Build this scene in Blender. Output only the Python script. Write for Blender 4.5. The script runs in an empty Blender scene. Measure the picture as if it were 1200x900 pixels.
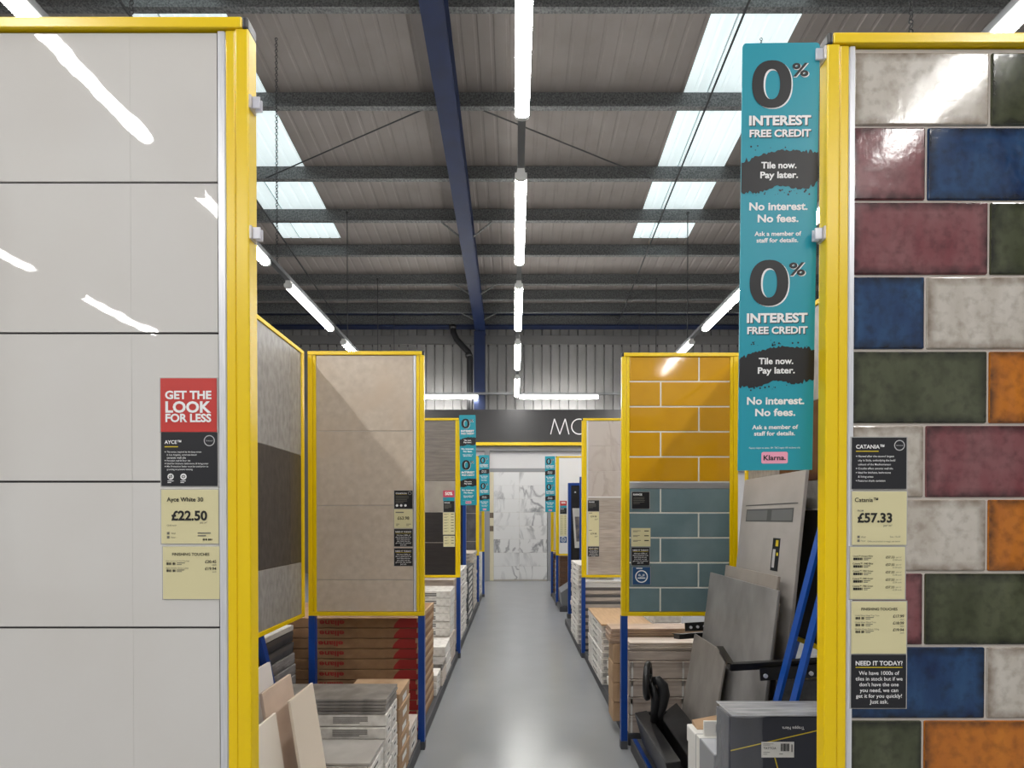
import bpy, bmesh, math, random
from mathutils import Vector, Matrix

random.seed(11)
sc = bpy.context.scene
COL = sc.collection

# ------------------------------------------------------------------ camera
cam_d = bpy.data.cameras.new('camera')
cam = bpy.data.objects.new('camera', cam_d)
COL.objects.link(cam)
cam.location = (0, 0, 1.40)
PITCH = 0.45                                   # degrees looking down
cam.rotation_euler = (math.radians(90 - PITCH), 0, 0)
cam_d.sensor_width = 36.0
cam_d.lens = 593 / 1200 * 36.0
cam_d.shift_x = -3 / 1200
cam_d.shift_y = (158 + 593 * math.tan(math.radians(PITCH))) / 1200
cam_d.clip_start = 0.05
cam_d.clip_end = 200
sc.camera = cam

# ------------------------------------------------------------------ world, exposure
TUBE_STRENGTH = 52.0
SKY_STRENGTH = 0.55
WORLD_STRENGTH = 0.42
world = bpy.data.worlds.new('world')
sc.world = world
world.use_nodes = True
bg = world.node_tree.nodes['Background']
bg.inputs[0].default_value = (1.0, 0.985, 0.97, 1)
bg.inputs[1].default_value = WORLD_STRENGTH
sc.view_settings.view_transform = 'Standard'
sc.view_settings.look = 'None'
sc.view_settings.gamma = 1.0
sc.view_settings.use_curve_mapping = False
sc.view_settings.exposure = 0.32
try:
    sc.cycles.use_denoising = True
    sc.cycles.max_bounces = 8
    sc.cycles.diffuse_bounces = 4
    sc.cycles.glossy_bounces = 4
    sc.cycles.sample_clamp_indirect = 6.0
    sc.cycles.caustics_reflective = False
    sc.cycles.caustics_refractive = False
except Exception:
    pass

# ------------------------------------------------------------------ materials
def C(r, g, b):
    def f(c):
        c /= 255.0
        return c / 12.92 if c <= 0.04045 else ((c + 0.055) / 1.055) ** 2.4
    return (f(r), f(g), f(b), 1)

MATS = {}
def mat(name, c1, rough=0.5, metal=0.0, c2=None, scale=8.0, stretch=(1, 1, 1), lo=0.35, hi=0.65, detail=6,
        bump=0.0, bscale=None, bdist=0.002, island=0.0, emit=None, alpha=None, coat=0.0, c3=None, s3=2.0,
        rough2=None, spec=None, bstretch=None):
    """Principled material: a two-colour noise in object space, optional per-piece value shift and bump."""
    if name in MATS:
        return MATS[name]
    m = bpy.data.materials.new(name)
    m.use_nodes = True
    nt = m.node_tree
    b = nt.nodes['Principled BSDF']
    L = nt.links.new
    b.inputs['Roughness'].default_value = rough
    b.inputs['Metallic'].default_value = metal
    if coat:
        b.inputs['Coat Weight'].default_value = coat
        b.inputs['Coat Roughness'].default_value = 0.05
    if spec is not None:
        b.inputs['Specular IOR Level'].default_value = spec
    tc = nt.nodes.new('ShaderNodeTexCoord')
    out = None
    def mapping(st):
        mp = nt.nodes.new('ShaderNodeMapping')
        mp.inputs['Scale'].default_value = st
        L(tc.outputs['Object'], mp.inputs[0])
        return mp.outputs[0]
    def noise(st, s, d):
        n = nt.nodes.new('ShaderNodeTexNoise')
        n.inputs['Scale'].default_value = s
        n.inputs['Detail'].default_value = d
        L(mapping(st), n.inputs['Vector'])
        return n.outputs['Fac']
    def mixc(fac, a, bb):
        mx = nt.nodes.new('ShaderNodeMix')
        mx.data_type = 'RGBA'
        L(fac, mx.inputs['Factor'])
        for i, val in ((6, a), (7, bb)):
            if isinstance(val, tuple):
                mx.inputs[i].default_value = val
            else:
                L(val, mx.inputs[i])
        return mx.outputs[2]
    def ramp(fac, a, bb):
        r = nt.nodes.new('ShaderNodeMapRange')
        r.inputs['From Min'].default_value = a
        r.inputs['From Max'].default_value = bb
        L(fac, r.inputs['Value'])
        return r.outputs[0]
    if c2 is not None:
        fac = ramp(noise(stretch, scale, detail), lo, hi)
        out = mixc(fac, c1, c2)
        if rough2 is not None:
            mr = nt.nodes.new('ShaderNodeMapRange')
            mr.inputs['To Min'].default_value = rough
            mr.inputs['To Max'].default_value = rough2
            L(fac, mr.inputs['Value'])
            L(mr.outputs[0], b.inputs['Roughness'])
    if c3 is not None:
        out = mixc(ramp(noise((1, 1, 1), s3, 4), 0.5, 0.72), out if out is not None else c1, c3)
    if island:
        g = nt.nodes.new('ShaderNodeNewGeometry')
        hs = nt.nodes.new('ShaderNodeHueSaturation')
        mr = nt.nodes.new('ShaderNodeMapRange')
        mr.inputs['To Min'].default_value = 1 - island
        mr.inputs['To Max'].default_value = 1 + island
        L(g.outputs['Random Per Island'], mr.inputs['Value'])
        L(mr.outputs[0], hs.inputs['Value'])
        if out is None:
            hs.inputs['Color'].default_value = c1
        else:
            L(out, hs.inputs['Color'])
        out = hs.outputs['Color']
    if out is None:
        b.inputs['Base Color'].default_value = c1
    else:
        L(out, b.inputs['Base Color'])
    if bump:
        bp = nt.nodes.new('ShaderNodeBump')
        bp.inputs['Strength'].default_value = bump
        bp.inputs['Distance'].default_value = bdist
        L(noise(bstretch or stretch, bscale or scale, 3), bp.inputs['Height'])
        L(bp.outputs[0], b.inputs['Normal'])
    if emit is not None:
        b.inputs['Emission Color'].default_value = c1
        b.inputs['Emission Strength'].default_value = emit
    if alpha is not None:
        b.inputs['Alpha'].default_value = alpha
    MATS[name] = m
    return m

def marble_mat(name, base, vein, scale=3.0, width=0.035, rough=0.15, soft=(0.55, 0.8), cloud=None):
    m = bpy.data.materials.new(name)
    m.use_nodes = True
    nt = m.node_tree
    L = nt.links.new
    b = nt.nodes['Principled BSDF']
    b.inputs['Roughness'].default_value = rough
    tc = nt.nodes.new('ShaderNodeTexCoord')
    mp = nt.nodes.new('ShaderNodeMapping')
    mp.inputs['Rotation'].default_value = (0, 0.6, 0)
    mp.inputs['Scale'].default_value = (1.0, 1, 0.55)
    L(tc.outputs['Object'], mp.inputs[0])
    # each tile shows its own piece of stone
    g = nt.nodes.new('ShaderNodeNewGeometry')
    mu = nt.nodes.new('ShaderNodeMath'); mu.operation = 'MULTIPLY'; mu.inputs[1].default_value = 9.0
    L(g.outputs['Random Per Island'], mu.inputs[0])
    va = nt.nodes.new('ShaderNodeVectorMath'); va.operation = 'ADD'
    L(mp.outputs[0], va.inputs[0]); L(mu.outputs[0], va.inputs[1])
    n = nt.nodes.new('ShaderNodeTexNoise')
    n.inputs['Scale'].default_value = scale
    n.inputs['Detail'].default_value = 7
    n.inputs['Distortion'].default_value = 0.9
    L(va.outputs[0], n.inputs['Vector'])
    s = nt.nodes.new('ShaderNodeMath'); s.operation = 'SUBTRACT'; s.inputs[1].default_value = 0.5
    L(n.outputs['Fac'], s.inputs[0])
    a = nt.nodes.new('ShaderNodeMath'); a.operation = 'ABSOLUTE'
    L(s.outputs[0], a.inputs[0])
    r = nt.nodes.new('ShaderNodeMapRange')
    r.inputs['From Min'].default_value = 0.0
    r.inputs['From Max'].default_value = width
    r.inputs['To Min'].default_value = 1
    r.inputs['To Max'].default_value = 0
    L(a.outputs[0], r.inputs['Value'])
    n2 = nt.nodes.new('ShaderNodeTexNoise')
    n2.inputs['Scale'].default_value = scale * 0.8
    L(va.outputs[0], n2.inputs['Vector'])
    r2 = nt.nodes.new('ShaderNodeMapRange')
    r2.inputs['From Min'].default_value = 0.36
    r2.inputs['From Max'].default_value = 0.62
    L(n2.outputs['Fac'], r2.inputs['Value'])
    m2 = nt.nodes.new('ShaderNodeMath'); m2.operation = 'MULTIPLY'
    L(r.outputs[0], m2.inputs[0]); L(r2.outputs[0], m2.inputs[1])
    mx = nt.nodes.new('ShaderNodeMix'); mx.data_type = 'RGBA'
    L(m2.outputs[0], mx.inputs['Factor'])
    mx.inputs[6].default_value = base
    mx.inputs[7].default_value = vein
    L(mx.outputs[2], b.inputs['Base Color'])
    MATS[name] = m
    return m

def glaze_mat(name, c1, c2, cedge, rough=0.12, blotch=None):
    """Hand-made glazed tile: mottled glaze that thins to a darker worn rim along each tile's edge."""
    m = bpy.data.materials.new(name)
    m.use_nodes = True
    nt = m.node_tree
    L = nt.links.new
    b = nt.nodes['Principled BSDF']
    b.inputs['Roughness'].default_value = rough
    tc = nt.nodes.new('ShaderNodeTexCoord')
    def noise(s, d, vec=None, stretch=None):
        n = nt.nodes.new('ShaderNodeTexNoise')
        n.inputs['Scale'].default_value = s
        n.inputs['Detail'].default_value = d
        if stretch:
            mp = nt.nodes.new('ShaderNodeMapping'); mp.inputs['Scale'].default_value = stretch
            L(tc.outputs['Object'], mp.inputs[0]); L(mp.outputs[0], n.inputs['Vector'])
        else:
            L(tc.outputs['Object'], n.inputs['Vector'])
        return n.outputs['Fac']
    def rng(v, a, bb, c=0.0, d=1.0):
        r = nt.nodes.new('ShaderNodeMapRange')
        for k, val in (('From Min', a), ('From Max', bb), ('To Min', c), ('To Max', d)):
            r.inputs[k].default_value = val
        L(v, r.inputs['Value'])
        return r.outputs[0]
    def math_(op, a, bb):
        n = nt.nodes.new('ShaderNodeMath'); n.operation = op
        for i, v in ((0, a), (1, bb)):
            if isinstance(v, (int, float)):
                n.inputs[i].default_value = v
            else:
                L(v, n.inputs[i])
        return n.outputs[0]
    def mix(f, a, bb):
        n = nt.nodes.new('ShaderNodeMix'); n.data_type = 'RGBA'
        L(f, n.inputs['Factor'])
        for i, v in ((6, a), (7, bb)):
            if isinstance(v, tuple):
                n.inputs[i].default_value = v
            else:
                L(v, n.inputs[i])
        return n.outputs[2]
    sx = nt.nodes.new('ShaderNodeSeparateXYZ')
    L(tc.outputs['UV'], sx.inputs[0])
    # uv counts millimetres/100 from the middle of the tile; z of the uv is unused
    uvx, uvy = sx.outputs[0], sx.outputs[1]
    ex = math_('ABSOLUTE', math_('SUBTRACT', uvx, 0.5), 0)
    ey = math_('ABSOLUTE', math_('SUBTRACT', uvy, 0.5), 0)
    e = math_('MAXIMUM', rng(ex, 0.425, 0.488), rng(ey, 0.36, 0.478))
    e = math_('MULTIPLY', e, rng(noise(40, 8), 0.3, 0.62, 0.35, 1.0))
    col = mix(rng(noise(10, 14, stretch=(1.6, 1, 0.7)), 0.3, 0.7), c1, c2)
    col = mix(math_('MULTIPLY', rng(noise(55, 14), 0.46, 0.82), 0.55), col, cedge)
    col = mix(math_('MULTIPLY', e, 0.9), col, cedge)
    L(col, b.inputs['Base Color'])
    bp = nt.nodes.new('ShaderNodeBump')
    bp.inputs['Strength'].default_value = 0.35
    bp.inputs['Distance'].default_value = 0.0022
    h = math_('ADD', math_('MULTIPLY', noise(16, 2), 1.0), math_('MULTIPLY', noise(110, 3), 0.16))
    L(h, bp.inputs['Height'])
    L(bp.outputs[0], b.inputs['Normal'])
    MATS[name] = m
    return m

yellow = mat('yellow_paint', C(236, 201, 0), 0.28)
blue = mat('blue_paint', C(14, 62, 140), 0.35)
navy = mat('navy_paint', C(18, 34, 70), 0.45, c2=C(15, 29, 60), scale=4)
alu = mat('brushed_aluminium', C(226, 227, 231), 0.3, 0.3, c2=C(208, 210, 216), scale=30, stretch=(20, 20, 0.6))
steel_trim = mat('satin_steel', C(190, 192, 196), 0.35, 0.85)
black_plastic = mat('black_plastic', C(22, 22, 24), 0.4)
black_steel = mat('black_steel', C(26, 26, 28), 0.38, 0.2, c2=C(38, 37, 37), scale=12)
dark_board = mat('black_board', C(24, 23, 24), 0.5, c2=C(34, 32, 32), scale=5)
grey_foot = mat('grey_foot', C(70, 72, 76), 0.6)
clear_clip = mat('clear_plastic_clip', C(225, 225, 235), 0.15, alpha=0.62)
pocket = mat('clear_pocket', C(214, 214, 212), 0.15, alpha=0.55)
plinth_m = mat('dark_grey_plinth', C(74, 75, 78), 0.55, c2=C(58, 59, 62), scale=5)
board_back = mat('grey_backing_board', C(120, 116, 110), 0.7)

cream_card = mat('cream_card', C(216, 208, 164), 0.35)
black_card = mat('black_card', C(29, 30, 35), 0.3)
red_card = mat('red_card', C(196, 52, 46), 0.35)
teal_print = mat('teal_print', C(26, 150, 170), 0.35)
blue_card = mat('blue_card', C(34, 78, 124), 0.35)
white_ink = mat('white_ink', C(240, 240, 240), 0.4)
dark_ink = mat('dark_ink', C(25, 25, 28), 0.4)
black_ink = mat('black_ink', C(30, 29, 28), 0.4)
grey_ink = mat('grey_ink', C(110, 108, 100), 0.5)
pale_ink = mat('pale_ink', C(190, 190, 192), 0.5)
yellow_ink = mat('yellow_ink', C(214, 190, 40), 0.4)
pink_ink = mat('pink_ink', C(240, 164, 190), 0.4)
red_ink = mat('red_ink', C(150, 34, 30), 0.6)

white_gloss = mat('white_gloss_tile', C(211, 209, 206), 0.02, c2=C(208, 205, 201), scale=3, bump=0.2, bscale=5.5, bdist=0.003, spec=0.5)
joint_dark = mat('dark_joint', C(52, 50, 50), 0.8)
grout_grey = mat('pale_grout', C(196, 188, 180), 0.85)
grout_white = mat('white_grout', C(226, 224, 214), 0.8)

g_white = glaze_mat('glaze_white', C(200, 195, 187), C(176, 168, 157), C(120, 106, 92), 0.13)
g_plum = glaze_mat('glaze_plum', C(114, 54, 60), C(130, 88, 90), C(44, 22, 24), 0.12)
g_blue = glaze_mat('glaze_blue', C(14, 36, 76), C(40, 76, 116), C(10, 14, 24), 0.10)
g_green = glaze_mat('glaze_green', C(56, 61, 40), C(84, 88, 66), C(20, 21, 14), 0.12)
g_orange = glaze_mat('glaze_orange', C(196, 118, 34), C(168, 96, 30), C(70, 42, 20), 0.12)

honey_tile = mat('honey_tile', C(196, 144, 22), 0.07, c2=C(204, 152, 26), scale=5, island=0.05, bump=0.15, bscale=7, bdist=0.003)
teal_tile = mat('teal_tile', C(112, 133, 138), 0.10, c2=C(102, 124, 129), scale=6, island=0.06, bump=0.15, bscale=7, bdist=0.003)

sand_tile = mat('sand_stone_tile', C(202, 188, 172), 0.3, c2=C(184, 169, 152), scale=22, detail=14, lo=.28, hi=.72, island=0.03, c3=C(194, 176, 156), s3=4)
grey_tile = mat('grey_wood_stone_tile', C(160, 157, 154), 0.4, c2=C(132, 129, 126), scale=24, detail=14, lo=.3, hi=.7, stretch=(1, 1.6, 0.8), island=0.04)
char_tile = mat('charcoal_tile', C(76, 71, 69), 0.38, c2=C(54, 50, 49), scale=24, detail=14, lo=.3, hi=.7, stretch=(1, 1.6, 0.8), island=0.05)
taupe_plank = mat('taupe_plank', C(128, 120, 112), 0.4, c2=C(108, 100, 94), scale=6, detail=10, stretch=(1, 1, 9), island=0.05)
pale_plank = mat('pale_taupe_tile', C(166, 158, 148), 0.4, c2=C(150, 142, 132), scale=6, detail=10, island=0.03)
ebony_plank = mat('ebony_plank', C(46, 42, 42), 0.35, c2=C(36, 33, 34), scale=6, detail=10, stretch=(1, 1, 9), island=0.08)
blush_stone = marble_mat('blush_stone_tile', C(190, 180, 172), C(168, 154, 144), 4.0, 0.06, 0.3)
ash_plank = mat('ash_plank_tile', C(184, 172, 160), 0.4, c2=C(160, 148, 138), scale=6, detail=10, stretch=(1, 1, 10), island=0.15)
dark_stone = mat('dark_stone_tile', C(92, 90, 92), 0.3, c2=C(64, 62, 66), scale=7, detail=12)
white_tile = mat('plain_white_tile', C(232, 230, 228), 0.15)
marble_white = marble_mat('white_marble_tile', C(226, 226, 226), C(146, 146, 150), 2.3, 0.05, 0.15)
brown_tile = mat('brown_tile', C(92, 64, 50), 0.2, c2=C(74, 50, 40), scale=8)

kraft = mat('kraft_card', C(182, 152, 120), 0.8, c2=C(160, 130, 100), scale=10, bump=0.15, bscale=30)
kraft_dark = mat('kraft_card_brown', C(152, 117, 83), 0.8, c2=C(132, 99, 70), scale=10, bump=0.15, bscale=30)
white_box = mat('white_carton', C(224, 220, 214), 0.55, c2=C(190, 184, 177), scale=22, lo=.4, hi=.75, bump=0.4, bscale=26)
ivory_box = mat('ivory_carton', C(212, 202, 192), 0.6, c2=C(190, 178, 166), scale=9, bump=0.25, bscale=22)
rose_box = mat('pinkish_grey_carton', C(200, 186, 174), 0.6, c2=C(178, 163, 151), scale=7, stretch=(1, 1, 6), bump=0.2, bscale=16)
dark_box = mat('charcoal_carton', C(58, 60, 62), 0.5, c2=C(78, 80, 82), scale=12)
grey_wrap = mat('grey_shrink_wrap', C(150, 148, 146), 0.18, c2=C(116, 113, 110), scale=9, stretch=(1, 1, 3), bump=0.7, bscale=14, bdist=0.01)
brown_box = mat('brown_plank_carton', C(104, 74, 54), 0.6, c2=C(82, 58, 42), scale=9, stretch=(1, 1, 5))

# ------------------------------------------------------------------ building helpers
class MB:
    def __init__(s):
        s.v, s.f, s.m, s.uv = [], [], [], []
    def face(s, pts, m=0, uv=None):
        i = len(s.v)
        s.v += [Vector(p) for p in pts]
        s.f.append(list(range(i, i + len(pts))))
        s.m.append(m)
        s.uv.append(uv)
        return s
    def add(s, verts, faces, m=0):
        i = len(s.v)
        s.v += [Vector(p) for p in verts]
        for f in faces:
            s.f.append([i + k for k in f])
            s.m.append(m)
            s.uv.append(None)
        return s
    def hexa(s, p, m=0, front_uv=False):
        """p: 8 points, bottom ring 0-3 (front-left, front-right, back-right, back-left), top ring 4-7."""
        i = len(s.v)
        s.v += [Vector(q) for q in p]
        for k, f in enumerate(((0, 1, 5, 4), (1, 2, 6, 5), (2, 3, 7, 6), (3, 0, 4, 7), (4, 5, 6, 7), (3, 2, 1, 0))):
            s.f.append([i + q for q in f])
            s.m.append(m)
            s.uv.append([(0, 0), (1, 0), (1, 1), (0, 1)] if front_uv and k == 0 else None)
        return s
    def box(s, x0, x1, y0, y1, z0, z1, m=0, front_uv=False):
        x0, x1 = min(x0, x1), max(x0, x1)
        y0, y1 = min(y0, y1), max(y0, y1)
        z0, z1 = min(z0, z1), max(z0, z1)
        return s.hexa(((x0, y0, z0), (x1, y0, z0), (x1, y1, z0), (x0, y1, z0),
                       (x0, y0, z1), (x1, y0, z1), (x1, y1, z1), (x0, y1, z1)), m, front_uv)
    def bar(s, p0, p1, w, h, m=0, up=(0, 0, 1)):
        """rectangular bar between two points; w across, h along up"""
        p0, p1 = Vector(p0), Vector(p1)
        d = (p1 - p0).normalized()
        a = d.cross(Vector(up))
        if a.length < 1e-4:
            a = d.cross(Vector((1, 0, 0)))
        a.normalize()
        b = a.cross(d).normalized()
        a, b = a * w / 2, b * h / 2
        return s.hexa((p0 - a - b, p0 + a - b, p1 + a - b, p1 - a - b, p0 - a + b, p0 + a + b, p1 + a + b, p1 - a + b), m)
    def tube(s, pts, r, n=10, m=0, caps=True):
        pts = [Vector(p) for p in pts]
        rr = r if isinstance(r, (list, tuple)) else [r] * len(pts)
        rings = []
        a = None
        for k, p in enumerate(pts):
            d = (pts[min(k + 1, len(pts) - 1)] - pts[max(k - 1, 0)]).normalized()
            if a is None:
                a = d.cross(Vector((0, 0, 1)))
                if a.length < 1e-3:
                    a = d.cross(Vector((1, 0, 0)))
            a = (a - d * a.dot(d)).normalized()
            b = d.cross(a)
            i = len(s.v)
            for q in range(n):
                t = 2 * math.pi * q / n
                s.v.append(p + (a * math.cos(t) + b * math.sin(t)) * rr[k])
            rings.append(i)
        for k in range(len(rings) - 1):
            for q in range(n):
                s.f.append([rings[k] + q, rings[k] + (q + 1) % n, rings[k + 1] + (q + 1) % n, rings[k + 1] + q])
                s.m.append(m); s.uv.append(None)
        if caps:
            s.f.append([rings[0] + q for q in reversed(range(n))]); s.m.append(m); s.uv.append(None)
            s.f.append([rings[-1] + q for q in range(n)]); s.m.append(m); s.uv.append(None)
        return s
    def torus(s, c, axis, R, r, n=36, k=10, m=0):
        c, ax = Vector(c), Vector(axis).normalized()
        a = ax.orthogonal().normalized()
        b = ax.cross(a)
        i0 = len(s.v)
        for p in range(n):
            t = 2 * math.pi * p / n
            d = a * math.cos(t) + b * math.sin(t)
            for q in range(k):
                u = 2 * math.pi * q / k
                s.v.append(c + d * (R + r * math.cos(u)) + ax * r * math.sin(u))
        for p in range(n):
            for q in range(k):
                s.f.append([i0 + p * k + q, i0 + ((p + 1) % n) * k + q, i0 + ((p + 1) % n) * k + (q + 1) % k, i0 + p * k + (q + 1) % k])
                s.m.append(m); s.uv.append(None)
        return s
    def build(s, name, mats, parent=None, org=(0, 0, 0), bevel=0.0, smooth=False, seg=2):
        me = bpy.data.meshes.new(name)
        o = Vector(org)
        me.from_pydata([tuple(v - o) for v in s.v], [], s.f)
        if not isinstance(mats, (list, tuple)):
            mats = [mats]
        for m in mats:
            me.materials.append(m)
        me.polygons.foreach_set('material_index', s.m)
        if any(u is not None for u in s.uv):
            ul = me.uv_layers.new(name='UVMap')
            k = 0
            for pi, p in enumerate(me.polygons):
                for j in range(p.loop_total):
                    ul.data[p.loop_start + j].uv = s.uv[pi][j] if s.uv[pi] else (0.5, 0.5)
        if smooth:
            me.polygons.foreach_set('use_smooth', [True] * len(me.polygons))
        me.update()
        ob = bpy.data.objects.new(name, me)
        COL.objects.link(ob)
        if parent is not None:
            ob.parent = parent
        else:
            ob.location = o
        if bevel:
            bv = ob.modifiers.new('bevel', 'BEVEL')
            bv.width = bevel
            bv.segments = seg
            bv.limit_method = 'ANGLE'
            bv.angle_limit = math.radians(40)
        return ob

def tag(o, label=None, cat=None, group=None, kind=None):
    if label: o['label'] = label
    if cat: o['category'] = cat
    if group: o['group'] = group
    if kind: o['kind'] = kind
    return o

def empty(name, loc, label=None, cat=None, group=None):
    e = bpy.data.objects.new(name, None)
    e.empty_display_size = 0.1
    COL.objects.link(e)
    e.location = loc
    return tag(e, label, cat, group)

def structure(name, mb, m, bevel=0, org=(0, 0, 0)):
    return tag(mb.build(name, m, None, org, bevel), kind='structure')

def copy_tree(o, parent=None):
    c = o.copy()
    COL.objects.link(c)
    if parent is not None:
        c.parent = parent
    for ch in list(o.children):
        copy_tree(ch, c)
    return c

ORD = ['topmost', 'second', 'third', 'fourth', 'fifth', 'sixth', 'seventh', 'eighth', 'ninth', 'tenth', 'eleventh',
       'twelfth', 'thirteenth', 'fourteenth', 'fifteenth', 'sixteenth', 'seventeenth', 'eighteenth']
def nth(k, what):
    return ('topmost ' + what) if k == 0 else '%s %s from the top' % (ORD[k], what)

# ------------------------------------------------------------------ flat lettering
_TXT = {}
def text_shape(body, bold):
    key = (body, bold)
    if key in _TXT:
        return _TXT[key]
    cu = bpy.data.curves.new('t', 'FONT')
    cu.body = body
    cu.size = 1.0
    cu.offset = bold
    cu.resolution_u = 3
    cu.fill_mode = 'FRONT'
    ob = bpy.data.objects.new('t', cu)
    me = bpy.data.meshes.new_from_object(ob)
    vs = [(v.co.x, v.co.y) for v in me.vertices]
    fs = [list(p.vertices) for p in me.polygons]
    bpy.data.objects.remove(ob)
    bpy.data.curves.remove(cu)
    bpy.data.meshes.remove(me)
    _TXT[key] = (vs, fs)
    return _TXT[key]

def cap_height(bold):
    vs, _ = text_shape('H', bold)
    ys = [v[1] for v in vs]
    return min(ys), max(ys)

class Sheet:
    """draws print in a plane: u to the right, v up, in units of `unit` metres from the lower left corner"""
    def __init__(s, org, ux=(1, 0, 0), uz=(0, 0, 1), n=(0, -1, 0), unit=1.0):
        s.o, s.ux, s.uz, s.n, s.k = Vector(org), Vector(ux), Vector(uz), Vector(n), unit
        s.layers = {}
    def P(s, u, v, lift):
        return s.o + s.ux * (u * s.k) + s.uz * (v * s.k) + s.n * lift
    def L(s, key):
        if key not in s.layers:
            s.layers[key] = MB()
        return s.layers[key]
    def rect(s, key, u0, v0, u1, v1, lift=0.0006):
        s.L(key).face([s.P(u0, v0, lift), s.P(u1, v0, lift), s.P(u1, v1, lift), s.P(u0, v1, lift)])
    def poly(s, key, pts, lift=0.0006):
        s.L(key).face([s.P(u, v, lift) for u, v in pts])
    def disc(s, key, cu, cv, r, lift=0.0006, n=28, ry=None):
        ry = ry or r
        s.poly(key, [(cu + r * math.cos(2 * math.pi * i / n), cv + ry * math.sin(2 * math.pi * i / n)) for i in range(n)], lift)
    def ring(s, key, cu, cv, rx, ry, ix, iy, lift=0.0006, n=36, p=2.0):
        def pt(a, b, t):
            c, q = math.cos(t), math.sin(t)
            return (cu + a * math.copysign(abs(c) ** (2 / p), c), cv + b * math.copysign(abs(q) ** (2 / p), q))
        for i in range(n):
            t0, t1 = 2 * math.pi * i / n, 2 * math.pi * (i + 1) / n
            a, b, c, d = pt(rx, ry, t0), pt(rx, ry, t1), pt(ix, iy, t1), pt(ix, iy, t0)
            s.L(key).face([s.P(*d, lift), s.P(*a, lift), s.P(*b, lift), s.P(*c, lift)])
    def text(s, key, body, u, v, w=None, h=None, bold=0.0, align='c', lift=0.0008, flip=False):
        """v is the middle of the capitals; w the whole width, h the capital height"""
        vs, fs = text_shape(body, bold)
        if not vs:
            return
        x0, x1 = min(p[0] for p in vs), max(p[0] for p in vs)
        c0, c1 = cap_height(bold)
        if w is None:
            ky = h / (c1 - c0); kx = ky
        else:
            kx = w / (x1 - x0)
            ky = kx if h is None else h / (c1 - c0)
        W = (x1 - x0) * kx
        off = {'c': -W / 2, 'l': 0, 'r': -W}[align]
        out = []
        for px, py in vs:
            a, b = (px - x0) * kx + off, (py - (c0 + c1) / 2) * ky
            if flip:
                a, b = -a, -b
            out.append(s.P(u + a, v + b, lift))
        s.L(key).add(out, fs)
    def barcode(s, key, u0, v0, u1, v1, n=18, lift=0.0006):
        r = random.Random(int(u0 * 1000) + n)
        w = (u1 - u0) / n
        for i in range(n):
            if r.random() < 0.75:
                s.rect(key, u0 + i * w, v0, u0 + (i + r.choice((0.5, 0.7, 1.0))) * w, v1, lift)
    def lines(s, key, u0, u1, v, n, dv, h, lift=0.0006, seed=0):
        r = random.Random(seed)
        for i in range(n):
            s.rect(key, u0, v - i * dv, u0 + (u1 - u0) * (1 if i < n - 1 else 0.6) * r.uniform(0.85, 1), v - i * dv + h, lift)
    def build(s, parent, org, spec):
        for key, mb in s.layers.items():
            name, m = spec[key]
            mb.build(name, m, parent, org)

INK = {'white': ('lettering', white_ink), 'dark': ('lettering', dark_ink), 'black': ('lettering', black_ink),
       'grey': ('small_print', grey_ink), 'pale': ('small_print', pale_ink), 'yellow': ('underline', yellow_ink),
       'barcode': ('barcode', black_ink), 'ring': ('round_logo', pale_ink), 'icon': ('round_icon', white_ink),
       'iconmark': ('icon_mark', dark_ink), 'splash': ('brush_stroke', dark_ink), 'pink': ('logo_badge', pink_ink),
       'shadow': ('letter_shadow', dark_ink), 'rim': ('numeral_rim', white_ink), 'numeral': ('numeral', dark_ink),
       'tick': ('tick_box', grey_ink), 'teal': ('colour_band', teal_print), 'red': ('lettering', red_ink)}

# ================================================================== THE BUILDING
floor_m = mat('painted_concrete_floor', C(146, 148, 151), 0.24, c2=C(141, 143, 146), scale=3, detail=12, lo=.2, hi=.8, bump=0.03, bscale=60)
mb = MB(); mb.box(-10, 10, -8, 13.3, -0.1, 0)
structure('floor', mb, floor_m)

roof_m = mat('roof_liner_sheet', C(144, 137, 133), 0.6, c2=C(136, 129, 125), scale=3)
sky_m = mat('rooflight_sheet', C(226, 240, 242), 0.3, emit=SKY_STRENGTH)
wall_m = mat('grey_wall_cladding', C(126, 125, 124), 0.5, c2=C(118, 117, 116), scale=2)
flash_m = mat('wall_flashing', C(104, 103, 102), 0.5)
galv = mat('galvanised_steel', C(128, 130, 130), 0.5, 0.3, c2=C(78, 80, 80), scale=45, detail=4)
def ZP(y): return 7.78 - 0.115 * y            # line of the purlins
def ZR(y): return ZP(y) + 0.13                # underside of the roof sheets

def roof_strip(mb, x0, x1, y0, y1, m=0, pitch=0.19):
    n = max(1, round((x1 - x0) / pitch))
    p = (x1 - x0) / n
    prof = []
    for i in range(n):
        a = x0 + i * p
        prof += [(a, 0), (a + p * 0.70, 0), (a + p * 0.78, 0.007), (a + p * 0.92, 0.007)]
    prof.append((x1, 0))
    for (xa, za), (xb, zb) in zip(prof[:-1], prof[1:]):
        mb.face([(xa, y0, ZR(y0) + za), (xb, y0, ZR(y0) + zb), (xb, y1, ZR(y1) + zb), (xa, y1, ZR(y1) + za)], m)
SKY = ((-4.45, -3.33), (2.27, 3.32))
mb = MB()
for a, b in ((-10, -4.45), (-3.33, 2.27), (3.32, 10)):
    roof_strip(mb, a, b, -8, 13.1)
for a, b in SKY:
    roof_strip(mb, a, b, 9.75, 13.1)
    roof_strip(mb, a, b, -8, 0.5)
structure('ceiling', mb, roof_m)
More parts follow.
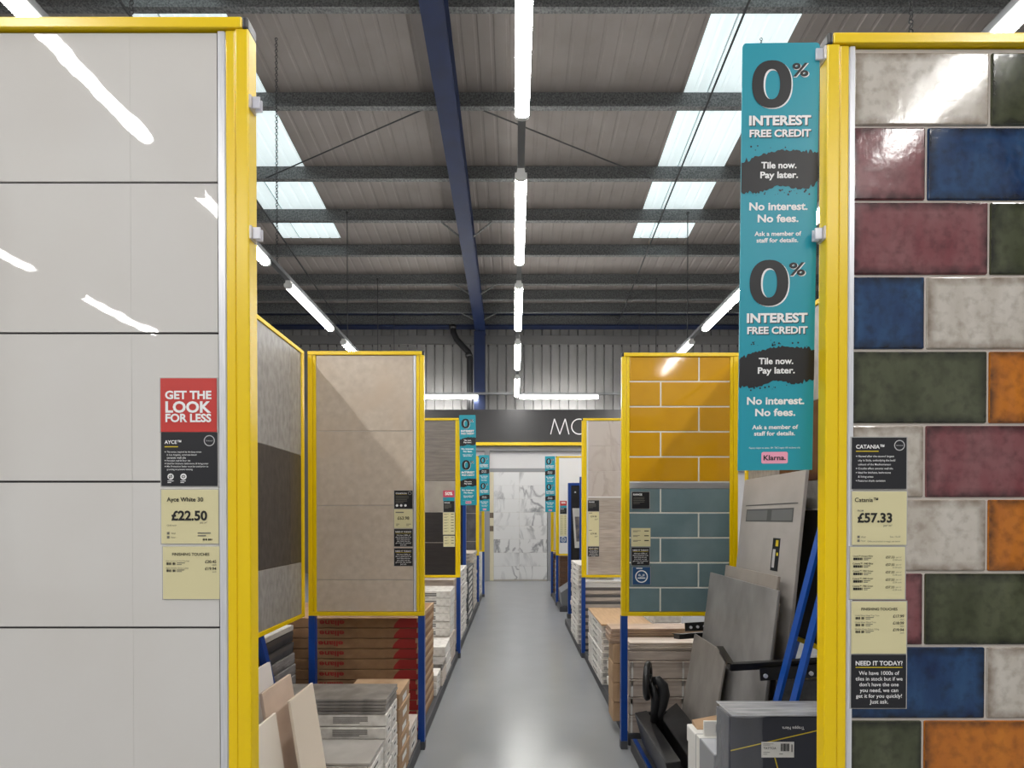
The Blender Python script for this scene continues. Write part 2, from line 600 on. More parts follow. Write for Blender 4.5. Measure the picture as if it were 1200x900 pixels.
for i, (a, b) in enumerate(SKY):
    mb = MB(); roof_strip(mb, a, b, 0.5, 9.75)
    w = structure('window_%d' % (i + 1), mb, sky_m)
    mb = MB()                                  # lapped joint and fixings of the translucent sheets
    xm = a + (b - a) * 0.30
    mb.hexa([(xm - .008, .5, ZR(.5) - .012), (xm + .008, .5, ZR(.5) - .012), (xm + .008, 9.75, ZR(9.75) - .012), (xm - .008, 9.75, ZR(9.75) - .012),
             (xm - .008, .5, ZR(.5)), (xm + .008, .5, ZR(.5)), (xm + .008, 9.75, ZR(9.75)), (xm - .008, 9.75, ZR(9.75))])
    mb.build('sheet_joint', mat('rooflight_joint', C(206, 216, 218), 0.5), w)

# far wall: vertical profiled cladding
mb = MB()
p, x = 0.228, -10.0
while x < 10:
    for (xa, ya), (xb, yb) in (((x, 13.0), (x + p * .84, 13.0)), ((x + p * .84, 13.0), (x + p * .87, 13.035)),
                               ((x + p * .87, 13.035), (x + p * .97, 13.035)), ((x + p * .97, 13.035), (x + p, 13.0))):
        mb.face([(xa, ya, 0), (xb, yb, 0), (xb, yb, 6.6), (xa, ya, 6.6)])
    x += p
structure('wall_back', mb, wall_m)
for nm, xs, sg in (('wall_left', -10, 1), ('wall_right', 10, -1)):
    mb = MB()
    y = -8.0
    while y < 13.0:
        for (ya, da), (yb, db) in (((y, 0), (y + p * .84, 0)), ((y + p * .84, 0), (y + p * .87, .035)), ((y + p * .87, .035), (y + p * .97, .035)), ((y + p * .97, .035), (y + p, 0))):
            mb.face([(xs - sg * da, ya, 0), (xs - sg * db, yb, 0), (xs - sg * db, yb, ZR(yb)), (xs - sg * da, ya, ZR(ya))])
        y += p
    structure(nm, mb, wall_m)
mb = MB(); mb.box(-10, 10, 12.95, 13.0, 5.86, 6.08); structure('trim_1', mb, flash_m)
mb = MB()
for k in range(88):
    mb.box(-10 + p * k + .19, -10 + p * k + .215, 12.985, 12.998, 5.80, 5.86)
structure('trim_2', mb, mat('cladding_filler', C(60, 60, 60), 0.7))

# purlins
PUR = [2.2, 3.35, 4.5, 5.66, 6.83, 8.05, 8.98, 9.93, 10.9, 11.5, 12.05, 12.6]
PL = ['galvanised roof purlin crossing above the nearest light fittings', 'galvanised purlin overhead just out above the view',
      'galvanised purlin above the top edge of the view', 'galvanised roof purlin along the very top of the picture',
      'second roof purlin from the top, where the left chain passes', 'third roof purlin from the top, by the end of the tie rods',
      'fourth roof purlin from the top, first with braces to the blue rafter', 'fifth roof purlin from the top, at the lower ends of the rooflights',
      'sixth roof purlin from the top, just below the rooflights', 'seventh roof purlin from the top, in the dark band',
      'eighth roof purlin from the top, in the dark band', 'lowest galvanised purlin, just above the navy eaves beam']
for k, y in enumerate(PUR):
    if k < 3: continue
    z = ZP(y)
    mb = MB()
    mb.box(-10, 10, y - .004, y + .004, z - .12, z + .12)
    mb.box(-10, 10, y - .07, y - .004, z - .12, z - .113)
    mb.box(-10, 10, y - .07, y - .063, z - .113, z - .09)
    mb.box(-10, 10, y + .004, y + .07, z + .113, z + .12)
    tag(mb.build('roof_purlin', galv, None, (0, y, z)), PL[k], 'purlin', 'galvanised roof purlins')

# portal frame: rafter, column, braces
fr = empty('portal_frame', (-0.86, 12.6, 0), 'navy blue steel portal frame, sloping rafter and column left of centre', 'steel frame')
O = fr.location
def ZF(y): return 6.63 - 0.081 * (y - 5.1)
mb = MB()
def slope_box(mb, x0, x1, y0, y1, f0, f1, m=0):
    mb.hexa([(x0, y0, f0(y0)), (x1, y0, f0(y0)), (x1, y1, f0(y1)), (x0, y1, f0(y1)),
             (x0, y0, f1(y0)), (x1, y0, f1(y0)), (x1, y1, f1(y1)), (x0, y1, f1(y1))], m)
XR = -0.845
slope_box(mb, XR - .125, XR + .125, -7, 12.75, ZF, lambda y: ZF(y) + .02)
slope_box(mb, XR - .008, XR + .008, -7, 12.75, lambda y: ZF(y) + .02, lambda y: ZP(y) - .15)
slope_box(mb, XR - .125, XR + .125, -7, 12.75, lambda y: ZP(y) - .15, lambda y: ZP(y) - .125)
mb.build('rafter', navy, fr, O)
mb = MB()
mb.box(XR - .15, XR + .11, 12.42, 12.44, 0, 6.0)
mb.box(XR - .03, XR - .01, 12.44, 12.78, 0, 6.2)
mb.box(XR - .15, XR + .11, 12.78, 12.80, 0, 6.25)
mb.build('column', navy, fr, O)
for y in (8.98, 10.9, 12.05):
    for sx in (-1, 1):
        mb = MB()
        mb.bar((XR + sx * .10, y - .02, ZF(y) + .04), (XR + sx * .52, y - .02, ZP(y) - .06), .05, .012)
        mb.build('knee_brace', galv, fr, O)
# eaves beam and rain pipe
mb = MB(); mb.box(-10, 10, 12.62, 12.64, 6.18, 6.46); mb.box(-10, 10, 12.5, 12.76, 6.16, 6.18); mb.box(-10, 10, 12.5, 12.76, 6.46, 6.48)
tag(mb.build('eaves_beam', navy, None, (0, 12.63, 6.16)), 'navy blue eaves beam along the top of the grey cladding', 'beam')
mb = MB()
mb.tube([(-1.52, 12.46, 6.15), (-1.50, 12.46, 5.98), (-1.42, 12.46, 5.80), (-1.14, 12.46, 5.50), (-1.10, 12.46, 5.35), (-1.10, 12.46, 0.0)], .075, 12)
mb.tube([(-1.52, 12.46, 6.06), (-1.52, 12.46, 6.14)], .09, 12); mb.tube([(-1.14, 12.46, 5.46), (-1.11, 12.46, 5.38)], .09, 12)
tag(mb.build('rainwater_pipe', black_plastic, None, (-1.1, 12.46, 0), smooth=True), 'black rainwater downpipe with swan neck beside the navy column', 'pipe')

# conduits and tie rods under the roof
rod_m = mat('dark_rod', C(52, 53, 54), 0.5)
for x, l in ((2.54, 'thin dark rod running under the right rooflight'), (-4.27, 'thin dark rod running under the left rooflight')):
    mb = MB(); mb.tube([(x, -4, ZP(-4) - .14), (x, 12.6, ZP(12.6) - .14)], .014, 8)
    tag(mb.build('roof_rod', rod_m, None, (x, 4, ZP(4))), l, 'rod')
for a, b, l in (((-.44, 6.83), (2.27, 8.05), 'thin diagonal tie rod under the roof, right of the rafter'),
                ((-1.24, 6.83), (-4.05, 8.05), 'thin diagonal tie rod under the roof, left of the rafter')):
    mb = MB(); mb.tube([(a[0], a[1], ZP(a[1]) - .11), (b[0], b[1], ZP(b[1]) - .11)], .009, 6)
    tag(mb.build('tie_rod', rod_m, None, (a[0], a[1], ZP(a[1]))), l, 'rod')

# ------------------------------------------------------------------ strip lights on trunking
tube_m = mat('lit_tube_diffuser', (1.0, 0.98, 0.945, 1), 0.4, emit=TUBE_STRENGTH)
lamp_white = mat('lamp_body_white', C(214, 214, 212), 0.4)
trunk_m = mat('grey_trunking', C(112, 114, 116), 0.5, 0.3)
def tube_light(p0, p1, label, group):
    """fitting between two points at the diffuser's middle height"""
    p0, p1 = Vector(p0), Vector(p1)
    mid = (p0 + p1) / 2
    root = empty('tube_light', (mid.x, mid.y, 4.32), label, 'ceiling light', group)
    d = (p1 - p0).normalized()
    s = d.cross(Vector((0, 0, 1)))
    def prism(name, a, b, prof, m, smooth=False):
        mb = MB()
        n = len(prof)
        ra = [a + s * u + Vector((0, 0, w)) for u, w in prof]
        rb = [b + s * u + Vector((0, 0, w)) for u, w in prof]
        mb.add(ra + rb, [[i, (i + 1) % n, n + (i + 1) % n, n + i] for i in range(n)] + [list(range(n))[::-1], [n + i for i in range(n)]])
        mb.build(name, m, root, root.location)
    prism('housing', p0, p1, [(-.036, .035), (.036, .035), (.030, .075), (-.030, .075)], lamp_white)
    prof = [(.050 * math.cos(t), .030 * math.sin(t) + .005) for t in [math.pi + math.pi * k / 8 for k in range(9)]] + [(.048, .035), (-.048, .035)]
    prism('diffuser', p0 + d * .03, p1 - d * .03, prof, tube_m)
    big = [(u * 1.06, w * 1.04) for u, w in prof]
    prism('end_cap', p0, p0 + d * .03, big, lamp_white)
    prism('end_cap', p1 - d * .03, p1, big, lamp_white)
    return root
ROWS = ((-2.87, 'left'), (0.055, 'middle'), (2.97, 'right'))
STARTS = [-4.03, -1.94, 0.15, 2.24, 4.38, 6.43, 8.50, 10.6]
WH = {2.24: 'nearest visible', 4.38: 'second', 6.43: 'third', 8.50: 'fourth', 10.6: 'farthest'}
for x, side in ROWS:
    for y in STARTS:
        if y in WH:
            lab = '%s lit strip light along the %s overhead row' % (WH[y], side)
        else:
            lab = {-4.03: 'lit strip light of the %s row, farthest behind the viewpoint', -1.94: 'lit strip light of the %s row reflected in the near panel',
                   0.15: 'lit strip light of the %s row straight above the near panels'}[y] % side
        tube_light((x, y, 4.345), (x, y + 1.5 + (.08 if y > 10 else 0), 4.345), lab, 'strip lights of the %s row' % side)
    mb = MB()
    mb.box(x - .03, x + .03, -4.2, 12.2, 4.42, 4.47)
    t = mb.build('light_trunking', trunk_m, None, (x, 4, 4.42))
    tag(t, 'grey steel trunking carrying the %s row of strip lights' % side, 'light rail')
for x, side in ((-5.75, 'left'),):
    for k, y in enumerate((-6.12, -4.03, -1.94)):
        tube_light((x, y, 4.345), (x, y + 1.5, 4.345), '%s lit strip light of the outermost %s row behind the viewpoint' % (('farthest', 'middle', 'nearest')[k], side), 'outer strip lights')
CW = 12.33
for a, b, l in ((.10, 2.05, 'lit strip light set crosswise, right of the centre row'), (-2.72, -.87, 'lit strip light set crosswise, left of the centre row'),
                (3.2, 4.9, 'lit crosswise strip light at far right')):
    tube_light((a, CW, 4.345), (b, CW, 4.345), l, 'crosswise strip lights')
mb = MB(); mb.box(-4.5, 5.5, CW - .03, CW + .03, 4.42, 4.47)
tag(mb.build('light_trunking', trunk_m, None, (0, CW, 4.42)), 'grey trunking running crosswise above the black fascia', 'light rail')

# chains and wires that carry the trunking
def hanger(x, y, label, chain):
    mb = MB()
    z0, z1 = 4.47, (ZR(y) - .01 if abs(y - 6.14) < .01 else ZP(y) - .12)
    if chain:
        n = int((z1 - z0) / .035)
        for k in range(n):
            zc = z0 + (k + .5) * (z1 - z0) / n
            ax = (1, 0, 0) if k % 2 else (0, 1, 0)
            mb.torus((x, y, zc), ax, .016, .0042, 8, 5)
        ob = mb.build('hanging_chain', rod_m, None, (x, y, z0))
    else:
        mb.tube([(x, y, z0), (x, y, z1)], .008, 6)
        mb.box(x - .02, x + .02, y - .02, y + .02, z1 - .03, z1)
        ob = mb.build('hanging_wire', rod_m, None, (x, y, z0))
    tag(ob, label, 'chain' if chain else 'wire', 'hangers of the light trunking')
for x, side in ROWS:
    hanger(x, 3.82, 'dark chain nearest the viewer, holding the %s light trunking' % side, True)
    if side == 'middle':
        continue
    hanger(x, 6.14, 'long dark chain holding the %s light trunking by its second gap' % side, True)
    hanger(x, 8.72, 'thin wire holding the %s light trunking above its third light' % side, False)
    hanger(x, 10.65, 'thin wire holding the %s light trunking, second to last' % side, False)
    hanger(x, 12.1, 'thin wire at the far end of the %s light trunking' % side, False)

# ------------------------------------------------------------------ far partition: fascia, white bay, marble display
mb = MB(); mb.box(-4.5, 5.5, 11.32, 11.42, 3.11, 3.84)
fas = empty('fascia_sign', (.5, 11.37, 3.05), 'wide black fascia with white letters and yellow lower edge at aisle end', 'sign')
mb.build('fascia_board', mat('black_fascia', C(46, 45, 46), 0.3), fas, fas.location)
mb = MB(); mb.box(-4.5, 5.5, 11.30, 11.42, 3.04, 3.11); mb.build('edge_strip', yellow, fas, fas.location)
sh = Sheet((0, 11.32, 0))
zc, hh = 3.46, .345
# thin geometric capitals: an M of strokes and a round O
def stroke(u0, v0, u1, v1, w=.022):
    d = Vector((u1 - u0, v1 - v0)).normalized(); q = Vector((-d.y, d.x)) * w / 2
    sh.poly('white', [(u0 + q.x, v0 + q.y), (u0 - q.x, v0 - q.y), (u1 - q.x, v1 - q.y), (u1 + q.x, v1 + q.y)], .004)
mx0, mx1 = .805, 1.215
b_, t_ = zc - hh / 2, zc + hh / 2
stroke(mx0, b_, mx0 + .085, t_); stroke(mx0 + .085, t_, (mx0 + mx1) / 2, b_); stroke((mx0 + mx1) / 2, b_, mx1 - .085, t_); stroke(mx1 - .085, t_, mx1, b_)
sh.ring('white', 1.445, zc, .182, .180, .158, .156, .004, 48)
sh.build(fas, fas.location, INK)

part_m = mat('white_partition', C(226, 225, 226), 0.4)
post_grey = mat('grey_partition_post', C(146, 147, 150), 0.5)
mb = MB(); mb.box(-4.5, 5.5, 11.50, 11.56, 0, 3.04); structure('wall_partition', mb, part_m)
mb = MB(); mb.box(-4.5, 5.5, 11.40, 11.5, 2.93, 3.04); mb.box(-.56, 5.5, 11.44, 11.5, 2.455, 2.54)
mb.box(-.68, -.56, 11.40, 11.5, 0, 2.93); mb.box(.745, .815, 11.40, 11.5, 0, 2.455); structure('trim_3', mb, post_grey)
md = empty('marble_display', (.13, 11.42, 0), 'tall white display board of grey veined marble tiles at aisle end', 'tile display')
mb = MB(); mb.box(-.47, .735, 11.43, 11.47, 0.0, 2.455); mb.build('backing_board', grout_grey, md, md.location)
mb = MB()
cols = [(-.47, .104), (.107, .735)]
z = 0.03
zs = [0.03]
while zs[-1] < 2.44:
    zs.append(min(zs[-1] + .3 + .003, 2.455))
for a, b in cols:
    for za, zb in zip(zs[:-1], zs[1:]):
        mb.box(a, b, 11.42, 11.43, za, zb - .003)
mb.build('tile_panel', marble_white, md, md.location, bevel=.001, seg=1)
cs = empty('cream_end_panel', (-.53, 11.42, 0), 'narrow cream panel with two brown squares beside the marble display', 'panel')
mb = MB(); mb.box(-.575, -.475, 11.43, 11.48, 0, 2.455); mb.build('panel_board', mat('cream_panel', C(222, 214, 186), 0.5), cs, cs.location)
for za in (1.42, 1.12):
    mb = MB(); mb.box(-.575, -.475, 11.424, 11.43, za, za + .12); mb.build('brown_square', mat('taupe_square', C(112, 98, 84), 0.5), cs, cs.location)

# ================================================================== DISPLAY STANDS
SX = lambda px, d: (px - 603) * d / 593       # metres sideways of the camera axis at distance d
SZ = lambda py, d: 1.4 - (py - 608) * d / 593

def stand(y, xo, side, zt, zb, label, tiles, mats, width=.70, D=.028, sw=.0135, legs=True, strip=True, cap=True, tbev=.0012, low=True, strip_far=False):
    """swing board facing the camera: side -1 has its free edge on the right, +1 on the left"""
    xi = xo + side * width
    root = empty('tile_display_board', ((xo + xi) / 2, y, 0), label, 'tile display', 'yellow framed tile boards')
    O = root.location
    S = -side                                  # towards the aisle
    mb = MB(); mb.box(xi, xo - S * .012, y - .002, y + D + .002, zt - .022, zt)
    top = mb.build('top_rail', yellow, root, O, bevel=.002)
    mb = MB(); mb.box(xo - S * .012, xo, y - .002, y + D + .002, zt - .024, zt + .001)
    mb.build('end_cap', black_plastic, top, O, bevel=.004)
    mb = MB(); mb.box(xi, xo, y, y + D, zb, zb + .024); mb.build('bottom_rail', yellow, root, O, bevel=.002)
    for x, sg in ((xo, -S), (xi, S)):
        mb = MB()
        mb.box(x, x + sg * .027, y, y + D, zb + .024, zt - .022)
        mb.box(x + sg * .0285, x + sg * .048, y + .003, y + D, zb + .024, zt - .022)
        mb.build('post', yellow, root, O, bevel=.0025)
    xa, xb = sorted((xo - S * .048, xi + S * .048))
    mb = MB(); mb.box(xa, xb, y + .016, y + .026, zb + .024, zt - .022); mb.build('backing_board', board_back, root, O)
    if strip:
        mb = MB()
        mb.box(xo - S * .0505, xo - S * (.0505 + sw), y + .0038, y + .0058, zb + .026, zt - .024)
        mb.box(xo - S * .049, xo - S * .051, y + .0058, y + .016, zb + .026, zt - .024)
        mb.build('edge_trim', alu, root, O)
        if S > 0: xb -= .018
        else: xa += .010
    mb = MB()
    tiles(mb, xa + .001, xb - .001, zb + .026, zt - .024, y + .006)
    mb.build('tile_panel', mats, root, O, bevel=tbev, seg=2)
    if legs:
        for x, sg in ((xo, -S), (xi, S)):
            mb = MB(); mb.box(x, x + sg * .038, y + .002, y + .038, .05, zb)
            lg = mb.build('leg', blue, root, O)
            mb = MB(); mb.box(x - sg * .002, x + sg * .040, y, y + .040, 0, .05); mb.build('foot', grey_foot, lg, O, bevel=.003)
    return root

def rows(mb, x0, x1, y, z0, z1, hs, xj, m, grout, gap=.0045, th=.010):
    """horizontal courses from the top; hs heights, xj(k) joints, m(k) material of each tile list"""
    mb.box(x0, x1, y + .003, y + th - .001, z0, z1, grout)
    z = z1
    for k, h in enumerate(hs):
        zb = max(z - h + gap, z0)
        xs = [x0] + [q for q in xj(k) if x0 < q < x1] + [x1]
        ms = m(k)
        for i, (a, b) in enumerate(zip(xs[:-1], xs[1:])):
            mi = ms[i] if isinstance(ms, (list, tuple)) else ms
            mb.box(a + (gap / 2 if i else 0), b - (gap / 2 if i < len(xs) - 2 else 0), y, y + th, zb, z, mi, front_uv=True)
        z -= h
        if z <= z0 + .005:
            break

# ---- near left: large white tiles
def t_ayce(mb, x0, x1, z0, z1, y):
    mb.box(x0, x1, y + .004, y + .009, z0, z1, 1)
    zs = [z1, 2.085, 1.779, 1.476, 1.177, .873, z0]
    for k, (a, b) in enumerate(zip(zs[:-1], zs[1:])):
        for i, (xa, xb) in enumerate(((x0, -.7824), (-.7820, x1))):
            dy = random.uniform(-.0006, .0006) if i else 0
            mb.hexa(((xa, y + dy, b + .0022), (xb, y, b + .0022), (xb, y + .009, b + .0022), (xa, y + .009, b + .0022),
                     (xa, y, a - .0022), (xb, y + dy, a - .0022), (xb, y + .009, a - .0022), (xa, y + .009, a - .0022)), 0)
st = stand(1.03, -.5385, -1, 2.413, .80, 'large board of glossy white tiles nearest the viewer on the left', t_ayce, [white_gloss, joint_dark], width=.72, D=.034, sw=.0135, tbev=0)
def clips(root, x0, S, y, zs):
    for z in zs:
        mb = MB()
        mb.box(x0 - S * .006, x0 + S * .004, y + .002, y + .026, z - .014, z + .014)
        mb.box(x0 + S * .004, x0 + S * .020, y + .006, y + .010, z - .012, z + .012)
        mb.box(x0 + S * .004, x0 + S * .020, y + .016, y + .020, z - .012, z + .012)
        mb.box(x0 + S * .004, x0 + S * .008, y + .006, y + .020, z - .012, z + .012)
        mb.build('sign_clip', clear_clip, root, root.location, bevel=.0015)
clips(st, -.5385, 1, 1.03, (SZ(127, 1.045), SZ(277, 1.045)))

# ---- near right: coloured metro tiles in staggered courses
W_, P_, B_, G_, OR_ = 0, 1, 2, 3, 4
CAT = [(W_, G_), (P_, B_), (P_, G_), (B_, W_), (G_, OR_), (W_, P_), (W_, OR_), (P_, G_), (B_, W_), (G_, OR_), (P_, W_)]
d0 = 1.063
def t_cat(mb, x0, x1, z0, z1, y):
    def xj(k):
        return [SX(1160, d0), SX(1160, d0) + .306] if k % 2 == 0 else [SX(1086, d0), SX(1086, d0) + .306]
    def ms(k):
        a, b = CAT[k]
        return [a, b, (a + 2) % 5]
    top = SZ(62.7, d0)
    mb.box(x0, x1, y + .003, y + .009, z0, z1, 5)
    z, first = top, True
    for k in range(11):
        z = top - k * .1562
        zb = max(z - .1505, z0)
        if z - z0 < .02: break
        xs = [x0 + .001] + [q for q in xj(k) if q < x1] + [x1]
        for i, (a, b) in enumerate(zip(xs[:-1], xs[1:])):
            mb.box(a + (.003 if i else 0), b - (.003 if i < len(xs) - 2 else 0), y - .001, y + .009, zb, z, ms(k)[i], front_uv=True)
st = stand(1.063, .6525, 1, 2.413, .80, 'large board of mixed coloured glazed brick tiles nearest the viewer on the right', t_cat,
           [g_white, g_plum, g_blue, g_green, g_orange, grout_grey], width=.72, sw=.010, tbev=.003)
clips(st, .6525, -1, 1.063, (SZ(72, 1.08), SZ(278, 1.08)))

# ---- second pair
d2 = 3.05
def t_sand(mb, x0, x1, z0, z1, y):
    hs = [z1 - SZ(505.6, d2), .449, .449, .4]
    rows(mb, x0, x1, y, z0, z1, hs, lambda k: [], lambda k: 0, 1)
stand(d2, -.545, -1, 2.408, .814, 'board of beige stone tiles behind the near white tile board', t_sand, [sand_tile, grout_grey], width=.70)
def t_met(mb, x0, x1, z0, z1, y):
    d = 3.06
    zmid1, zmid0 = SZ(565.5, d), SZ(572.5, d)
    xj = lambda k: [SX(819.2, d)] if k % 2 == 0 else [SX(774.4, d)]
    rows(mb, x0, x1, y, zmid1, z1, [.1518] * 6, xj, lambda k: 0, 2, gap=.009)
    mb.box(x0, x1, y - .002, y + .009, zmid0, zmid1, 3)
    rows(mb, x0, x1, y, z0, zmid0, [.1512] * 6, lambda k: xj(k + 1), lambda k: 1, 2, gap=.009)
stand(3.06, .6476, 1, 2.402, .811, 'board of honey yellow over teal brick tiles on the right', t_met, [honey_tile, teal_tile, grout_white, steel_trim], width=.704, strip=False, tbev=.002)
# ---- third pair
def t_wood(mb, x0, x1, z0, z1, y):
    d = 5.07
    rows(mb, x0, x1, y, z0, z1, [z1 - SZ(528.8, d), .306, .306, .306, .4], lambda k: [], lambda k: (0, 0, 1, 2, 2)[k], 3)
stand(5.07, -.545, -1, 2.408, .811, 'board of taupe, pale and black wood look tiles, third on the left', t_wood, [taupe_plank, pale_plank, ebony_plank, grout_grey], strip=False)
def t_blush(mb, x0, x1, z0, z1, y):
    d = 5.08
    zs = SZ(581.8, d)
    rows(mb, x0, x1, y, zs, z1, [.253, .257, .3], lambda k: [], lambda k: 0, 2)
    mb.box(x0, x1, y - .002, y + .009, zs - .012, zs, 3)
    rows(mb, x0, x1, y, z0, zs - .012, [.078] * 12, lambda k: [], lambda k: 1, 2, gap=.001)
stand(5.08, .675, 1, 2.408, .811, 'board of blush stone over striped ash plank tiles, third on the right', t_blush, [blush_stone, ash_plank, grout_grey, white_tile])
# ---- fourth and fifth pairs
def t_plain(mb, x0, x1, z0, z1, y):
    rows(mb, x0, x1, y, z0, z1, [.45] * 5, lambda k: [], lambda k: 0, 1)
stand(8.12, -.571, -1, 2.408, .811, 'board of dark grey stone tiles half hidden by a teal banner, fourth on the left', t_plain, [dark_stone, grout_grey], strip=False)
stand(8.15, .667, 1, 2.408, .811, 'board of plain white tiles, fourth on the right', t_plain, [white_tile, grout_white], strip=False)
stand(9.05, -.54, -1, 2.408, .811, 'farthest yellow framed board on the left', t_plain, [pale_plank, grout_grey], strip=False)
stand(9.1, .655, 1, 2.408, .811, 'farthest yellow framed board on the right', t_plain, [mat('cream_tile', C(214, 206, 190), 0.3), grout_grey], strip=False)

# ---- fixed boards along the back of the near bays (facing the aisle)
def side_board(x, s, y0, y1, zt, zb, label, draw, mats, leg_m=blue):
    """x: face plane, s: +1 faces +X"""
    root = empty('tile_display_board', (x, (y0 + y1) / 2, 0), label, 'tile display', 'boards along the back of the bays')
    O = root.location
    b = x - s * .028
    for nm, za, zc in (('top_rail', zt - .022, zt), ('bottom_rail', zb, zb + .022)):
        mb = MB(); mb.box(x, b, y0, y1, za, zc); mb.build(nm, yellow, root, O, bevel=.002)
    for ya, yb in ((y0, y0 + .035), (y1 - .035, y1)):
        mb = MB(); mb.box(x, b, ya, yb, zb + .022, zt - .022); mb.build('post', yellow, root, O, bevel=.002)
    mb = MB(); mb.box(x - s * .016, b, y0 + .035, y1 - .035, zb + .022, zt - .022); mb.build('backing_board', board_back, root, O)
    mb = MB(); draw(mb, y0 + .036, y1 - .036, zb + .023, zt - .023, x - s * .006, -s); mb.build('tile_panel', mats, root, O, bevel=.001, seg=1)
    for ya, yb in ((y0 + .12, y0 + .42), (2.53, 2.87)):
        mb = MB(); mb.bar((x - s * .02, ya, zb), (x - s * .02, yb, .02), .035, .035, up=(1, 0, 0)); mb.build('brace_leg', leg_m, root, O)
    return root
def d_left(mb, y0, y1, z0, z1, x, s):
    mb.box(x + s * .003, x + s * .009, y0, y1, z0, z1, 2)
    for za, zb, m in ((1.778, z1, 0), (1.142, 1.776, 1), (z0, 1.140, 0)):
        ys = [y0, 1.66, 2.26, 2.86, y1]
        for a, b in zip(ys[:-1], ys[1:]):
            mb.box(x, x + s * .009, a + .0006, b - .0006, za, zb, m)
side_board(-1.262, 1, 1.08, 3.045, 2.405, .812, 'long board of grey tiles with charcoal band, left bay behind white board', d_left, [grey_tile, char_tile, grout_grey])
def d_right(mb, y0, y1, z0, z1, x, s):
    mb.box(x + s * .003, x + s * .009, y0, y1, z0, z1, 3)
    for za, zb, ms in ((1.95, z1, (0, 0, 0, 0)), (1.58, 1.948, (1, 0, 1, 0)), (1.45, 1.578, (0, 1, 0, 1)), (z0, 1.44, (2, 2, 2, 2))):
        ys = [y0, 1.66, 2.16, 2.66, y1]
        for (a, b), m in zip(zip(ys[:-1], ys[1:]), ms):
            mb.box(x, x + s * .009, a + .001, b - .001, za, zb, m)
side_board(1.385, -1, 1.10, 3.05, 2.405, .80, 'long board of white, brown and black tiles, right bay behind leaning slabs', d_right, [grey_tile, brown_tile, dark_board, grout_grey])

# ------------------------------------------------------------------ cards
def card(name, px0, px1, py0, py1, d, bgm, draw, label, cat, group=None, holder=True, z_face=None):
    x0, x1, z1, z0 = SX(px0, d), SX(px1, d), SZ(py0, d), SZ(py1, d)
    y = d
    O = ((x0 + x1) / 2, y, z0)
    mb = MB(); mb.box(x0, x1, y - .0022, y - .0008, z0, z1)
    root = tag(mb.build(name, bgm, None, O), label, cat, group)
    if holder:
        mb = MB(); mb.box(x0 - .003, x1 + .003, y - .0007, y + .0002, z0 - .002, z1 + .002); mb.build('clear_pocket', pocket, root, O)
    sh = Sheet((x0, y - .0022, z0), unit=(x1 - x0))
    draw(sh, (z1 - z0) / (x1 - x0))
    sh.build(root, O, INK)
    return root

B1 = .022
def need(s, H):
    s.text('white', 'NEED IT TODAY?', .5, H - .15, w=.86, bold=B1)
    s.rect('yellow', .07, H - .235, .93, H - .22)
    for i, (t, w) in enumerate((('We have 1000s of', .74), ('tiles in stock but if we', .86), ("don't have the one", .72), ('you need, we can', .70), ('get it for you quickly!', .84), ('Just ask.', .34))):
        s.text('white', t, .5, H - .33 - i * .105, w=w, bold=.008)
def head(s, H, t, w, lines, icons=0, underline=True, lh=.062):
    s.text('white', t, .065, H - .17, w=w, bold=B1, align='l')
    if underline: s.rect('yellow', .065, H - .262, .065 + w * .8, H - .245)
    s.ring('ring', .865, H - .145, .098, .098, .082, .082)
    s.text('pale', 'Selected', .865, H - .145, w=.12)
    for i, (b, t, w2) in enumerate(lines):
        if b: s.disc('white', .075, H - .345 - i * lh, .010, n=10)
        s.text('white', t, .105, H - .345 - i * lh, w=w2, bold=.004, align='l')
    for i in range(icons):
        cu = .17 + i * .23
        s.disc('icon', cu, .165, .056)
        s.ring('iconmark', cu, .165, .034, .030, .022, .018, .0009, 16)
        if i == 0: s.poly('iconmark', [(cu - .035, .130), (cu - .025, .125), (cu + .035, .200), (cu + .025, .205)], .0009)
        else: s.rect('iconmark', cu - .004, .14, cu + .004, .19, .0009)
        s.lines('white', cu - .055, cu + .055, .082, 2, .028, .012, seed=i)
def ayce_info(s, H):
    head(s, H, 'AYCE\u2122', .30, [(1, 'The series, inspired by the busy street', .62), (0, 'in Los Angeles, concrete-based', .53), (0, 'ceramic wall tile', .34),
         (1, 'Porcelain wall & floor tile', .42), (1, 'Ideal for kitchens, bathrooms & living areas', .74), (1, 'Mix Protection Sealer must be used prior to', .74), (0, 'grouting to prevent staining', .46)], 2, lh=.052)
def cat_info(s, H):
    head(s, H, 'CATANIA\u2122', .52, [(1, 'Named after the second largest', .66), (0, 'city in Sicily, embodying the bold', .68), (0, 'colours of the Mediterranean', .60),
         (1, 'Crackle effect ceramic wall tile', .64), (1, 'Ideal for kitchens, bathrooms', .60), (0, '& living areas', .28), (1, 'Features shade variation', .50)], lh=.075)
def look(s, H):
    s.text('white', 'GET THE', .5, H - .30, w=.83, h=.150, bold=.035)
    s.text('white', 'LOOK', .5, H - .515, w=.82, h=.205, bold=.035)
    s.text('white', 'FOR LESS', .5, H - .71, w=.82, h=.150, bold=.035)
def price(s, H, title, tw, amount, aw, small, left=.10):
    s.text('black', title, left, H - .17, w=tw, bold=.022, align='l')
    s.text('black', amount, left + .08, H - .455, w=aw, bold=.034, align='l')
    s.text('grey', 'per m\u00b2', left + .08 + aw, H - .575, w=.13, align='r')
    s.text('grey', small, left, H - .625, w=.17, align='l')
    for i, t in enumerate(('Wall', 'Floor')):
        v = .16 - i * .07
        s.rect('tick', left, v, left + .045, v + .045); 
        s.text('grey', t, left + .075, v + .02, w=.075, align='l')
    s.lines('grey', .64, .90, .175, 2, .045, .02, seed=3)
    s.barcode('barcode', .73, .055, .90, .09)
